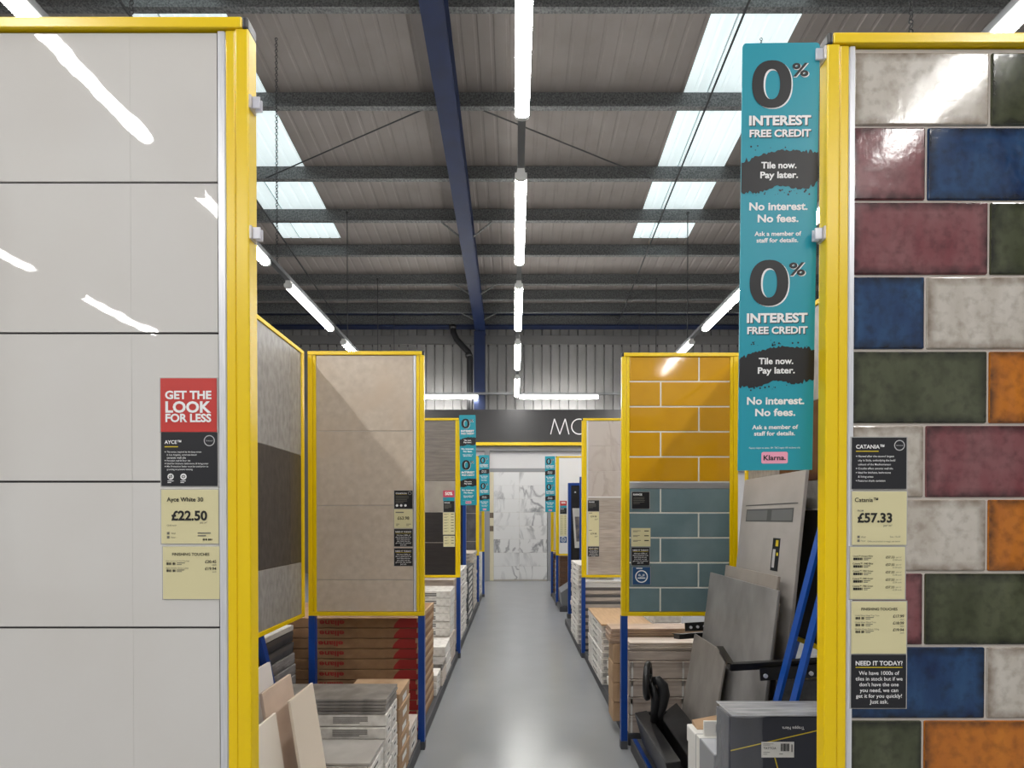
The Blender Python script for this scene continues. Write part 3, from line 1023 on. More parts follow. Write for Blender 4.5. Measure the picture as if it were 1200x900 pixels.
def ayce_price(s, H): price(s, H, 'Ayce White 30', .64, '\u00a322.50', .63, '\u00a32.03 each')
def cat_price(s, H):
    s.text('black', 'Catania\u2122', .04, H - .155, w=.43, bold=.012, align='l')
    s.text('grey', 'FROM', .09, H - .355, w=.11, bold=.02, align='l')
    s.text('black', '\u00a357.33', .09, H - .485, w=.64, bold=.034, align='l')
    s.text('grey', 'per m\u00b2', .73, H - .625, w=.16, align='r')
    for i, t in enumerate(('Wall', 'Floor')):
        v = .125 - i * .07
        s.rect('tick', .09, v, .135, v + .045); s.text('grey', t, .155, v + .02, w=.085, align='l')
    s.text('grey', 'Size: 15x30', .88, .15, w=.19, align='r')
    s.text('grey', 'Different products in range, see below', .88, .065, w=.60, align='r')
def touches(s, H, items):
    s.text('black', 'FINISHING TOUCHES', .5, H - .135, w=.66, bold=.012)
    for i, (t, tw, p) in enumerate(items):
        v = H - .265 - i * .125
        s.text('grey', t, .055, v + .012, w=tw, align='l')
        s.barcode('barcode', .065, v - .06, .24, v - .015)
        s.lines('grey', .25, .40, v - .03, 2, .028, .012, seed=i)
        s.text('black', p, .95, v, w=.20, bold=.012, align='r')
        s.text('grey', 'each', .95, v - .055, w=.07, align='r')
def ayce_touch(s, H): touches(s, H, (('11mm Luxury Ayce Matt Grey Edge', .42, '\u00a320.45'), ('Ayce Smoke Grout 2.5kg', .40, '\u00a319.94')))
def cat_touch(s, H): touches(s, H, (('11mm Silver Metal Top Trim', .44, '\u00a317.99'), ('11mm Silver Metal Trim', .38, '\u00a318.99'), ('Marble Grey Grout 3.5kg', .44, '\u00a319.94')))
def cat_list(s, H):
    for i, t in enumerate(('Antique White', '1980 Blue', '1980 Green', '1980 Green', '1980 Green')):
        v = H - .165 - i * .137
        s.text('black', 'Catania\u2122 ' + t, .04, v, w=.37, align='l', bold=.01)
        s.barcode('barcode', .05, v - .075, .22, v - .03)
        s.lines('grey', .24, .38, v - .045, 2, .028, .012, seed=i)
        s.text('black', '\u00a357.33', .80, v - .02, w=.16, bold=.012, align='r')
        s.text('grey', 'per m\u00b2', .93, v - .02, w=.10, align='r')
        s.text('grey', '\u00a32.58 each', .93, v - .07, w=.16, align='r')

yl = 1.036
card('promo_card', 189.8, 255, 444, 506.5, yl, red_card, look, 'red card reading GET THE LOOK FOR LESS on the white tile board', 'card')
card('info_card', 190.2, 255.5, 507.3, 569.5, yl, black_card, ayce_info, 'black information card headed AYCE on the white tile board', 'card')
card('price_card', 190, 256.5, 574, 637, yl, cream_card, ayce_price, 'cream price card reading 22.50 pounds on the white tile board', 'card')
card('price_card', 191.5, 257.5, 640.5, 702, yl, cream_card, ayce_touch, 'cream finishing touches card, lowest on the white tile board', 'card')
yr = 1.067
card('info_card', 997.5, 1061, 513, 573, yr, black_card, cat_info, 'black information card headed CATANIA on the coloured tile board', 'card')
card('price_card', 998, 1061.5, 576, 638.5, yr, cream_card, cat_price, 'cream price card reading 57.33 pounds on the coloured tile board', 'card')
card('price_card', 996, 1060, 641, 702, yr, cream_card, cat_list, 'cream card listing five barcoded prices on the coloured tile board', 'card')
card('price_card', 998, 1062, 705, 766, yr, cream_card, cat_touch, 'cream finishing touches card with three prices on the coloured tile board', 'card')
card('stock_card', 998, 1062, 767.5, 830, yr, black_card, need, 'black NEED IT TODAY card lowest on the coloured tile board', 'card')

def sand_info(s, H):
    s.text('white', 'STONEWORK', .08, H - .15, w=.62, bold=B1, align='l'); s.rect('yellow', .08, H - .215, .7, H - .205)
    s.ring('ring', .85, H - .14, .09, .09, .075, .075)
    s.lines('grey', .08, .8, H - .33, 5, .085, .03, seed=2)
    for i in range(3): s.disc('icon', .15 + i * .23, .17, .07)
def far_info(s, H):
    s.text('white', 'RANGE', .08, H - .15, w=.5, bold=B1, align='l'); s.lines('grey', .08, .8, H - .33, 5, .085, .03, seed=4)
def far_price(s, H):
    s.text('black', '\u00a363.98', .5, H - .48, w=.64, bold=.018); s.lines('grey', .08, .92, H - .2, 1, .1, .06, seed=1)
    s.lines('grey', .1, .3, .2, 2, .08, .03, seed=5); s.lines('grey', .65, .92, .2, 2, .08, .03, seed=6)
def far_list(s, H):
    n = max(2, int(H * 4))
    for i in range(n):
        v = H - .15 - i * (H - .2) / n
        s.lines('grey', .08, .5, v, 2, .05, .025, seed=i); s.rect('black', .68, v - .02, .92, v + .03)
def two_price(s, H):
    for i in (0, 1):
        t = H - i * H / 2
        s.lines('grey', .08, .6, t - .14, 1, .1, .05, seed=i); s.text('black', '\u00a339.98', .5, t - .42, w=.55, bold=.018); s.lines('grey', .6, .92, t - .66, 2, .07, .03, seed=i)
def sale(s, H):
    s.text('white', '50%', .5, H - .27, w=.66, bold=.03); s.rect('teal', 0, 0, 1, .32)
    s.lines('grey', .08, .4, .2, 2, .09, .04, seed=1, lift=.0009)
def distance(s, H):
    s.ring('white', .5, .46, .36, .36, .30, .30); s.rect('white', .28, .34, .72, .40)
    s.ring('white', .38, .54, .06, .06, .03, .03); s.ring('white', .62, .54, .06, .06, .03, .03)
    s.text('white', '2m', .5, .47, w=.16); s.lines('white', .2, .8, H - .1, 1, .1, .05)
y2 = 3.056
card('info_card', 462.2, 483.6, 575, 596, y2, black_card, sand_info, 'black information card with three round icons on the beige stone board', 'card')
card('price_card', 462, 483.6, 596.8, 618.8, y2, cream_card, far_price, 'cream price card on the beige stone tile board', 'card')
card('stock_card', 462, 483.6, 620, 640.4, y2, black_card, need, 'upper of two black NEED IT TODAY cards on the beige board', 'card')
card('stock_card', 462, 483.6, 642.6, 663.2, y2, black_card, need, 'lower of two black NEED IT TODAY cards on the beige board', 'card')
y2 = 3.0638
card('info_card', 740.3, 761, 576.5, 596, y2, black_card, far_info, 'black information card uppermost on the teal brick tiles', 'card')
card('price_card', 740, 762, 619, 640.3, y2, cream_card, far_list, 'cream price list card on the teal brick tiles', 'card')
card('stock_card', 740, 761, 641.6, 662.3, y2, black_card, need, 'black NEED IT TODAY card on the teal brick tiles', 'card')
card('distance_card', 741.5, 762, 664.5, 685, y2, blue_card, distance, 'blue card with a white ring lowest on the teal tiles', 'card')
y3 = 5.0738
card('promo_card', 519.3, 532.6, 574.8, 587, y3, mat('rose_card', C(200, 66, 92), .4), sale, 'pink 50% off card on the dark wood look board', 'card')
card('info_card', 519.8, 532.6, 587.3, 600, y3, black_card, far_info, 'black information card under the pink 50% card', 'card')
card('price_card', 519.3, 532.8, 600.6, 626.4, y3, cream_card, far_list, 'tall cream price list on the dark wood look board', 'card')
card('price_card', 519.8, 532.8, 628, 640.6, y3, cream_card, far_list, 'small cream card lowest on the dark wood look board', 'card')
y3 = 5.0838
card('info_card', 689, 702, 586.4, 599, y3, black_card, far_info, 'black information card on the striped ash plank board', 'card')
card('price_card', 689, 702, 599.8, 640, y3, cream_card, two_price, 'tall cream card with two prices on the striped ash board', 'card')
card('stock_card', 689, 702, 640.6, 652, y3, black_card, need, 'black NEED IT TODAY card on the striped ash board', 'card')
y4 = 8.156
card('promo_card', 656.3, 664, 587, 595, y4, red_card, sale, 'tiny red offer card on the far white tile board', 'card')
card('info_card', 656.3, 664, 595.3, 602.2, y4, black_card, far_info, 'tiny black information card under the red offer card', 'card')
card('price_card', 656.3, 664, 602.8, 628, y4, cream_card, far_list, 'tiny tall cream price card on the far white board', 'card')
card('distance_card', 656.3, 664, 629, 636, y4, blue_card, distance, 'tiny blue card lowest on the far white tile board', 'card')

# ------------------------------------------------------------------ teal hanging banners
BW, BH, BK = 90.0, 496.0, .001805
def make_banner():
    O = (0, 0, 0)
    root = empty('credit_banner', O)
    w, h = BW * BK, BH * BK
    mb = MB()
    r = .008
    prof = []
    for cx, cz, a0 in ((w / 2 - r, h - r, 0), (-w / 2 + r, h - r, 90), (-w / 2, 0, None), (w / 2, 0, None)):
        if a0 is None: prof.append((cx, cz))
        else: prof += [(cx + r * math.cos(math.radians(a0 + k * 15)), cz + r * math.sin(math.radians(a0 + k * 15))) for k in range(7)]
    n = len(prof)
    mb.add([(a, 0, b) for a, b in prof] + [(a, .003, b) for a, b in prof],
           [[i, n + i, n + (i + 1) % n, (i + 1) % n] for i in range(n)] + [list(range(n)), [n + i for i in range(n)][::-1]])
    mb.build('banner_board', teal_print, root, O)
    s = Sheet((-w / 2, 0, 0), unit=BK)
    rnd = random.Random(5)
    for k in (0, 1):
        V = lambda by: BH - by - k * 227.4
        cu, cv = 34.3, V(46.5)
        s.ring('rim%d' % k, cu + 1.6, cv - 1.0, 23.1, 26.9, 9.0, 16.5, .0005, 40, 2.25)
        s.ring('numeral%d' % k, cu, cv, 23.1, 26.9, 9.6, 17.0, .0009, 40, 2.25)
        s.text('rimp%d' % k, '%', 68.4, V(31.2), w=19.8, h=15.5, bold=.03, lift=.0005)
        s.text('pc%d' % k, '%', 67.5, V(30.6), w=19.0, h=15.0, bold=.022, lift=.0009)
        for dx, dy, key, lf in ((1.0, -.8, 'shadow%d' % k, .0005), (0, 0, 'white', .0009)):
            s.text(key, 'INTEREST', 44.6 + dx, V(87.5) + dy, w=72.6, h=11.2, bold=.04, lift=lf)
            s.text(key, 'FREE CREDIT', 45 + dx, V(102) + dy, w=72, h=8.6, bold=.035, lift=lf)
        top, bot = [], []
        N = 46
        for i in range(N + 1):
            u = i / N * 90
            ends = min(u, 90 - u)
            rag = 3.2 if ends < 14 else 1.2
            top.append((u, V(134 - 13.5 * math.sin(min(1, u / 60) * math.pi / 2) + 4 * max(0, (u - 50) / 40) + rnd.uniform(-rag, rag))))
            bot.append((u, V(167 - 7 * max(0, (u - 25) / 65) + 3 * math.sin(u / 9) + rnd.uniform(-rag, rag))))
        for i in range(N):
            s.poly('splash%d' % k, [bot[i], bot[i + 1], top[i + 1], top[i]], .0005)
        for i in range(26):
            u = rnd.uniform(8, 82)
            s.disc('splash%d' % k, u, V(rnd.choice((rnd.uniform(113, 121), rnd.uniform(166, 173)))), rnd.uniform(.3, 1.3), .0005, 8)
        s.text('white', 'Tile now.', 44, V(138.2), w=41.5, h=7.6, bold=.028)
        s.text('white', 'Pay later.', 44.5, V(149.3), w=44.5, h=7.6, bold=.028)
        s.text('white', 'No interest.', 44.2, V(185.3), w=69, h=9.2, bold=.03)
        s.text('white', 'No fees.', 44, V(199.2), w=48.5, h=9.0, bold=.03)
        s.text('white', 'Ask a member of', 44, V(216.8), w=55.5, h=5.2, bold=.025)
        s.text('white', 'staff for details.', 43.5, V(224.4), w=49.5, h=5.2, bold=.025)
    V = lambda by: BH - by
    s.text('white', "Finance subject to status. 18+. T&C's apply. UK residents only.", 44, V(469), w=62, h=2.0)
    r = 2.2
    pts = []
    for cu, cv, a0 in ((60 - r, V(474) - r, 0), (28 + r, V(474) - r, 90), (28 + r, V(488) + r, 180), (60 - r, V(488) + r, 270)):
        pts += [(cu + r * math.cos(math.radians(a0 + q * 22.5)), cv + r * math.sin(math.radians(a0 + q * 22.5))) for q in range(5)]
    s.poly('pink', pts, .0005)
    s.text('black', 'Klarna.', 44, V(481), w=27, h=6.2, bold=.025, lift=.0009)
    sp = dict(INK, black=('logo_lettering', black_ink))
    for k in (0, 1):
        sp.update({'rim%d' % k: ('numeral_rim', white_ink), 'numeral%d' % k: ('numeral', dark_ink), 'rimp%d' % k: ('percent_rim', white_ink),
                   'pc%d' % k: ('percent_sign', dark_ink), 'splash%d' % k: ('brush_stroke', dark_ink), 'shadow%d' % k: ('letter_shadow', dark_ink)})
    s.build(root, O, sp)
    return root
ban = make_banner()
for i, (x, y, z, lab, rz) in enumerate(((.570, 1.108, SZ(551, 1.108), 'large teal 0% INTEREST FREE CREDIT banner clipped to the near right board', 1),
                                    (SX(549.3, 5.08), 5.075, SZ(592, 5.08), 'teal 0% interest banner clipped to the third board on the left', 0),
                                    (SX(568.0, 8.12), 8.125, SZ(599, 8.12), 'small teal banner farther along on the left side of the aisle', 0),
                                    (SX(645.0, 8.15), 8.155, SZ(600, 8.15), 'small teal banner far along on the right side of the aisle', 0))):
    b = ban if i == 0 else copy_tree(ban)
    b.location = (x, y, z)
    tag(b, lab, 'banner', 'teal credit banners')
    if rz:                                     # the near one swings a little on its clips
        b.rotation_euler = (math.radians(2.3), -.010, 0)

# ================================================================== STOCK UNDER THE BOARDS
# ---- low plinths
PLN = []
def plinth(x0, x1, y0, y1, label, rail=False):
    xm, ym = (x0 + x1) / 2, (y0 + y1) / 2
    e = empty('display_plinth', (xm, ym, 0), label, 'plinth', 'low grey plinths')
    mb = MB(); mb.box(x0 + (.036 if rail else 0), x1, y0, y1, 0, .075)
    if rail: mb.box(x0, x0 + .012, y0, y1, 0, .075)
    mb.build('plinth_base', plinth_m, e, e.location, bevel=.004)
    if rail:
        xe = x0 if x0 > 0 else x1
        s = 1 if x0 > 0 else -1
        mb = MB(); mb.box(xe + s * .013, xe + s * .035, y0, y1, 0, .074); mb.build('edge_rail', blue, e, e.location)
plinth(-1.24, -.565, 1.10, 3.03, 'low dark plinth under the near left stock')
plinth(-1.24, -.565, 3.10, 5.05, 'low dark plinth under the brown cartons, second left bay')
plinth(-1.24, -.57, 5.13, 8.08, 'low dark plinth in the third left bay')
plinth(-1.24, -.58, 8.18, 9.02, 'low dark plinth in the farthest left bay')
plinth(.70, 1.36, 1.14, 3.04, 'low dark plinth with blue rail under the near right stock', True)
plinth(.70, 1.36, 3.11, 5.05, 'low dark plinth under the wood carton stacks, second right bay')
plinth(.67, 1.36, 5.13, 6.7, 'low dark plinth in the third right bay')
plinth(.68, 1.36, 7.6, 8.12, 'low dark plinth behind the blue framed panels')
plinth(.67, 1.36, 8.2, 9.07, 'low dark plinth in the farthest right bay')
PT = .076

# ---- cartons
rj = random.Random(23)
print_m = mat('carton_print', C(92, 88, 86), 0.6)
sticker_m = mat('white_sticker', C(226, 224, 218), 0.5)
seam_m = mat('carton_seam', C(96, 86, 76), 0.8)
def carton_proto(w, d, h, m, style, side):
    """origin at the middle of the base; side +1: aisle is towards +X"""
    mb = MB(); mb.box(-w / 2, w / 2, -d / 2, d / 2, 0, h)
    root = mb.build('tile_carton', m, None, (0, 0, 0), bevel=.005)
    f = -d / 2 - .0006
    a = side * (w / 2 + .0006)
    def fr(name, x0, x1, z0, z1, mm):
        mb = MB(); mb.face([(x0, f, z0), (x1, f, z0), (x1, f, z1), (x0, f, z1)]); mb.build(name, mm, root)
    def sd(name, y0, y1, z0, z1, mm):
        mb = MB(); p = [(a, y0, z0), (a, y1, z0), (a, y1, z1), (a, y0, z1)]; mb.face(p if side > 0 else p[::-1]); mb.build(name, mm, root)
    if style == 'print':
        mb = MB()
        for u0, u1 in ((-.46, -.30), (-.26, -.02), (.10, .36)):
            for k in range(4):
                uu = u1 - (.06 if k == 3 else 0)
                z = h * (.74 - k * .15)
                mb.face([(u0 * w, f, z), (uu * w, f, z), (uu * w, f, z + h * .08), (u0 * w, f, z + h * .08)])
        mb.build('printed_text', print_m, root)
        sd('side_label', -d * .30, d * .25, h * .25, h * .8, sticker_m)
        mb = MB(); p = [(a * 1.0005, -d * .2, h * .45), (a * 1.0005, d * .1, h * .45), (a * 1.0005, d * .1, h * .65), (a * 1.0005, -d * .2, h * .65)]
        mb.face(p if side > 0 else p[::-1]); mb.build('printed_text', print_m, root)
    elif style == 'label':
        fr('front_label', -w * .12, w * .28, h * .2, h * .78, sticker_m)
        mb = MB()
        for k in range(2):
            z = h * (.54 - k * .26)
            mb.face([(-w * .08, f - .0005, z), (w * .22, f - .0005, z), (w * .22, f - .0005, z + h * .17), (-w * .08, f - .0005, z + h * .17)])
        mb.build('printed_text', print_m, root)
        sd('side_label', -d * .32, d * .3, h * .2, h * .8, sticker_m)
    elif style == 'seam':
        mb = MB(); mb.box(-w / 2 - .002, w / 2 + .002, -d / 2 - .002, d / 2 + .002, h * .62, h * .998); mb.build('lid', m, root, bevel=.002)
        sd('side_label', -d * .2, d * .2, h * .12, h * .55, sticker_m)
    elif style == 'band':
        mb = MB(); mb.box(-w / 2 - .001, w / 2 + .001, -d / 2 - .001, d / 2 + .001, h * .55, h * .97); mb.build('printed_band', print_m, root)
    elif style == 'plank':                     # paper wrapped planks: pale tape across, dark joints between the boxes
        for u in (.02, .55):
            fr('tape', (u - .5) * w, (u - .5) * w + .012, 0.002, h - .002, sticker_m)
        fr('printed_band', -w * .5 + .004, w * .5 - .004, h * .62, h * .93, mat('plank_print', C(150, 136, 126), .6, c2=C(186, 172, 160), scale=5, stretch=(1, 1, 14)))
        mb = MB(); mb.box(-w / 2 + .006, w / 2 - .006, -d / 2 + .008, d / 2 - .006, h, h + .0028); mb.build('joint', seam_m, root)
    return root
def stack(x0, x1, y0, y1, zb, n, h, m, style, side, what, where, cat='carton', group=None, jit=1.0, step=None):
    """n cartons, lowest at zb; returns the top height. Labels count from the top."""
    w, d = x1 - x0, y1 - y0
    proto = None
    for k in range(n):
        if proto is None:
            proto = carton_proto(w, d, h - .0032, m, style, side); c = proto
        else:
            c = copy_tree(proto)
        dx = rj.uniform(-.006, .006) * jit
        c.location = ((x0 + x1) / 2 + dx, (y0 + y1) / 2 + rj.uniform(-.005, .005) * jit, zb + k * h)
        c.rotation_euler = (0, 0, rj.uniform(-.014, .014) * jit)
        tag(c, '%s %s' % (nth(n - 1 - k, what), where), cat, group or ('%ss %s' % (what, where)))
    return zb + n * h
def sheets(x0, x1, y0, y1, zb, n, th, m, what, where, group, jit=1.0):
    for k in range(n):
        mb = MB()
        dx, dy = rj.uniform(-.008, .008) * jit, rj.uniform(-.008, .008) * jit
        o = ((x0 + x1) / 2 + dx, (y0 + y1) / 2 + dy, zb + k * th)
        mb.box(x0 + dx, x1 + dx, y0 + dy, y1 + dy, zb + k * th, zb + (k + 1) * th - .0022)
        t = mb.build('loose_tile', m, None, o, bevel=.0012, seg=1)
        t.rotation_euler = (0, 0, rj.uniform(-.02, .02) * jit)
        tag(t, '%s %s' % (nth(n - 1 - k, what), where), 'tile', group)
    return zb + n * th

# ---------------- left bay, nearest
stack(-1.17, -.572, 2.25, 2.356, PT, 8, .0566, white_box, 'print', 1, 'white printed carton', 'in the front row under the dark loose tiles', jit=.5)
z = stack(-1.17, -.572, 2.362, 2.465, PT, 8, .0566, white_box, 'print', 1, 'white carton', 'in the hidden rear row under the dark loose tiles', jit=.5)
z = sheets(-1.17, -.574, 2.25, 2.465, z, 5, .0134, mat('dark_grey_tile', C(142, 137, 132), .4, c2=C(108, 103, 99), scale=12, detail=12), 'dark grey loose tile', 'on the white printed cartons, near left', 'dark loose tiles near left', .6)
z = stack(-1.12, -.575, 1.985, 2.20, PT, 6, .056, white_box, 'print', 1, 'white carton', 'in the low front pile, near left bay', jit=.5)
z = sheets(-1.12, -.575, 1.985, 2.20, z, 2, .0134, mat('light_stone_tile', C(178, 174, 168), .4, c2=C(158, 153, 147), scale=6, detail=10), 'light grey loose tile', 'on the low front pile, near left bay', 'light loose tiles near left', .6)
stack(-.85, -.572, 2.495, 2.735, PT, 6, .0765, kraft, 'seam', 1, 'tan carton', 'between the printed cartons and red ended boxes', jit=.6)
stack(-.85, -.575, 2.755, 2.99, PT, 2, .086, ivory_box, 'print', 1, 'pale carton', 'on the plinth by the blue leg, near left', jit=.4)
# long brown cartons with red print
ELW = 1.02
el = None
N_EL = 11
for k in range(N_EL):
    h = .0715 - .0045
    if el is None:
        x1, x0, y0, y1 = -.600, -.600 - ELW, 3.15, 3.74
        mb = MB(); mb.box(-ELW / 2, ELW / 2, -.295, .295, 0, h)
        el = mb.build('long_tile_carton', kraft_dark, None, (0, 0, 0), bevel=.003)
        f = -.295 - .0008
        sh = Sheet((-ELW / 2, -.295, 0))
        pts = [(ELW - .002, .001), (ELW - .002, h - .001)] + [(ELW - .155 + .040 * (1 - math.sin(math.pi / 2 * q / 8)), h - .001 - (h - .002) * q / 8) for q in range(9)]
        sh.poly('red', pts, .0008)
        sh.text('black', 'eliane', ELW - .54, h * .5, w=.155, h=.036, bold=.03, flip=True)
        sh.build(el, (0, 0, 0), dict(INK, red=('red_end', red_ink), black=('red_lettering', red_ink)))
        mb = MB(); mb.box(ELW / 2 - .012, ELW / 2 + .0008, -.2962, .2958, h * .55, h + .0006); mb.build('end_flap', kraft, el, bevel=.001)
        c = el
    else:
        c = copy_tree(el)
    c.location = (-.600 - ELW / 2 + rj.uniform(-.006, .004), 3.445 + rj.uniform(-.004, .004), PT + k * .0645)
    c.scale = (1, 1, .0645 / .0715)
    tag(c, nth(N_EL - 1 - k, 'long brown carton') + ' in the red printed stack under beige board', 'carton', 'long brown cartons with red print')
# leaning slabs
def slab(xt, zt, xb, zb, y0, y1, th, m, back, label, cat='tile sample', edge=None, bevel=.002):
    """leans about a line along the aisle; `back` is the side (+1/-1 in X) its back faces"""
    v = Vector((xt - xb, 0, zt - zb)).normalized()
    n = Vector((v.z, 0, -v.x)) * th
    if n.x * back < 0: n = -n
    mb = MB()
    a, b = Vector((xb, 0, zb)), Vector((xt, 0, zt))
    mb.hexa((a + Vector((0, y0, 0)), a + n + Vector((0, y0, 0)), a + n + Vector((0, y1, 0)), a + Vector((0, y1, 0)),
             b + Vector((0, y0, 0)), b + n + Vector((0, y0, 0)), b + n + Vector((0, y1, 0)), b + Vector((0, y1, 0))))
    o = mb.build('leaning_tile', m, None, (xb, (y0 + y1) / 2, zb), bevel=bevel)
    return tag(o, label, cat, 'tile slabs leaning in the bays')
cream_slab = mat('cream_tile_slab', C(222, 208, 190), .3)
peach_slab = mat('peach_tile_slab', C(206, 184, 166), .35, c2=C(194, 172, 154), scale=8)
slab(-.787, .762, -.680, PT, 1.768, 1.97, .010, cream_slab, -1, 'tallest cream tile slab leaning in front of the near left piles')
slab(-.830, .726, -.733, PT, 1.50, 1.755, .010, mat('offwhite_tile_slab', C(232, 222, 208), .3), -1, 'off-white tile slab lowest, leaning beside the left yellow post')
slab(-.873, .796, -.757, PT, 1.745, 1.97, .012, peach_slab, -1, 'peach coloured tile slab leaning behind the cream slab')
slab(-.953, .843, -.828, PT, 1.745, 1.97, .012, mat('pale_grey_slab', C(214, 208, 204), .4), -1, 'pale grey tile slab leaning at the back of the left bay')
# wrapped cartons behind the side board
stack(-1.66, -1.315, 2.66, 3.03, PT, 8, .066, grey_wrap, 'plain', 1, 'grey shrink wrapped carton', 'behind the blue leg, left bay', jit=1.0)
stack(-1.66, -1.325, 2.67, 3.02, PT + 8 * .066, 2, .066, dark_box, 'band', 1, 'charcoal carton', 'on the grey wrapped cartons, left bay', jit=.6)
stack(-1.66, -1.320, 2.68, 3.02, PT + 10 * .066, 1, .035, white_box, 'label', 1, 'flat white carton', 'on the charcoal cartons, left bay')
stack(-1.75, -1.31, 2.15, 2.62, PT, 9, .072, kraft_dark, 'seam', 1, 'brown carton', 'stacked behind the leaning slabs, left bay')

# ---------------- second left bay
stack(-1.05, -.585, 4.60, 4.95, .0765 + .25, 6, .070, white_box, 'label', 1, 'white labelled carton', 'in the tall rear stack, second left bay')
stack(-1.05, -.580, 4.60, 4.95, PT, 3, .083, ivory_box, 'plain', 1, 'pale carton', 'under the tall rear stack, second left bay', jit=.4)
stack(-1.02, -.578, 4.22, 4.56, PT, 3, .085, white_box, 'label', 1, 'larger white carton', 'in the low middle stack, second left bay')
stack(-1.02, -.572, 3.99, 4.20, PT, 2, .062, ivory_box, 'plain', 1, 'flat pale carton', 'under the grey tiles, second left bay', jit=.5)
sheets(-1.02, -.572, 3.99, 4.20, PT + .124, 4, .013, mat('dark_grey_tile', C(112, 108, 104)), 'grey loose tile', 'on the flat pale cartons, second left bay', 'grey loose tiles second left bay', .5)
stack(-.90, -.580, 3.77, 3.96, PT, 3, .052, white_box, 'print', 1, 'small white carton', 'beside the brown boxes, second left bay')
# ---------------- third left bay
stack(-1.20, -.62, 5.16, 5.36, PT, 9, .078, rose_box, 'plain', 1, 'grey plank carton', 'under the third left board', jit=.5)
stack(-.95, -.585, 5.38, 6.17, PT, 15, .051, white_box, 'print', 1, 'thin white carton', 'in the tall stack beyond the third left board')
stack(-.95, -.590, 6.37, 7.22, PT, 10, .070, dark_box, 'label', 1, 'dark carton with white label', 'in the third left bay')
stack(-.95, -.600, 7.30, 8.00, PT, 16, .052, ivory_box, 'print', 1, 'thin pale carton', 'in front of the fourth left board')
stack(-.95, -.600, 8.24, 8.95, PT, 14, .052, white_box, 'print', 1, 'thin white carton', 'in the farthest left bay')
def blue_frame(x0, x1, y, zt, label, zf=0):
    root = empty('framed_panel_stand', ((x0 + x1) / 2, y, 0), label, 'panel stand', 'blue framed black panels')
    O = root.location
    for x in (x0, x1 - .04):
        mb = MB(); mb.box(x, x + .04, y, y + .06, zf + .06, zt); mb.build('upright', blue, root, O, bevel=.003)
    for za, zb in ((zt - .035, zt + .001), (zf + .06, zf + .10)):
        mb = MB(); mb.box(x0 + .04, x1 - .04, y + .005, y + .055, za, zb); mb.build('crossbar', blue, root, O)
    mb = MB(); mb.box(x0 + .04, x1 - .04, y + .02, y + .04, zf + .10, zt - .035); mb.build('panel', dark_board, root, O)
    mb = MB(); mb.box(x0 - .01, x1 + .01, y - .03, y + .09, zf, zf + .06); mb.build('foot_plate', plinth_m, root, O)
    mb = MB(); mb.tube([(x0 + .1, y + .018, zt - .14), (x0 + .1, y + .02, zt - .12)], .012, 8); mb.build('bolt', alu, root, O)
    return root
blue_frame(-1.15, -.600, 6.248 - .02 + .0, 2.05, 'black panel in blue steel frame behind the teal banner on the left', PT)
blue_frame(.755, 1.32, 7.12, 1.905, 'black panel in blue steel frame, lower and farther one on the right')
blue_frame(.885, 1.34, 6.85, 1.97, 'black panel in blue steel frame just behind the striped ash board')
mb = MB(); mb.hexa(((.85, 7.134, .99), (1.04, 7.134, .99), (1.04, 7.139, .99), (.85, 7.139, .99), (.815, 7.134, 1.55), (1.005, 7.134, 1.55), (1.005, 7.139, 1.55), (.815, 7.139, 1.55)))
po = mb.build('poster', sticker_m, None, (.93, 7.137, .99)); tag(po, 'white poster with a dark picture hung on the far black panel', 'poster')
mb = MB(); mb.hexa(((.872, 7.1325, 1.08), (1.01, 7.1325, 1.08), (1.01, 7.134, 1.08), (.872, 7.134, 1.08), (.85, 7.1325, 1.43), (.988, 7.1325, 1.43), (.988, 7.134, 1.43), (.85, 7.134, 1.43)))
mb.build('printed_picture', mat('poster_picture', C(76, 80, 96), .5, c2=C(150, 140, 130), scale=9), po, (.93, 7.137, .99))

# ---------------- second right bay, behind the brick tile board
z = stack(.706, 1.30, 3.115, 3.265, PT, 4, .112, rose_box, 'plank', -1, 'pinkish grey plank carton', 'directly under the teal brick board', jit=.5)
z = stack(.700, 1.30, 3.12, 3.265, z, 1, .060, rose_box, 'plain', -1, 'half height plank carton', 'over the pinkish cartons under the brick board', jit=.3)
sheets(.704, 1.29, 3.115, 3.265, z, 4, .013, mat('blush_plank_tile', C(206, 192, 180), .45, c2=C(190, 174, 160), scale=6, stretch=(1, 4, 4)), 'blush loose plank tile', 'on the pinkish plank cartons', 'blush loose tiles under the brick board')
z = stack(.64, 1.28, 3.29, 3.45, PT, 4, .128, kraft, 'plain', -1, 'tan plank carton', 'behind the pinkish plank cartons', jit=.6)
sheets(.625, 1.28, 3.285, 3.45, z, 6, .0165, mat('tan_plank_tile', C(190, 164, 142), .5, c2=C(164, 138, 118), scale=6, stretch=(1, 4, 4)), 'tan loose plank tile', 'on the tan plank cartons', 'tan loose tiles behind the brick board')
stack(.735, 1.02, 3.52, 3.66, PT, 3, .07, kraft, 'seam', -1, 'small torn tan carton', 'in the gap before the wood topped stack')
stack(.72, .96, 3.72, 3.90, PT, 4, .058, white_box, 'label', -1, 'small white carton', 'in the gap before the wood topped stack', jit=1.5)
stack(.74, .96, 3.72, 3.88, PT + .232, 2, .06, kraft, 'plain', -1, 'small tan carton', 'on the small white cartons, second right bay', jit=1.5)
z = stack(.692, 1.10, 4.02, 4.73, PT, 9, .053, white_box, 'print', -1, 'thin white carton', 'under the wood plank top, second right bay', jit=.6)
sheets(.690, 1.10, 4.00, 4.74, z, 1, .014, mat('oak_plank_tile', C(196, 164, 128), .4, c2=C(180, 146, 110), scale=5, stretch=(8, 1, 1)), 'oak look plank tile', 'lying on the thin white cartons', 'oak plank tile', .3)
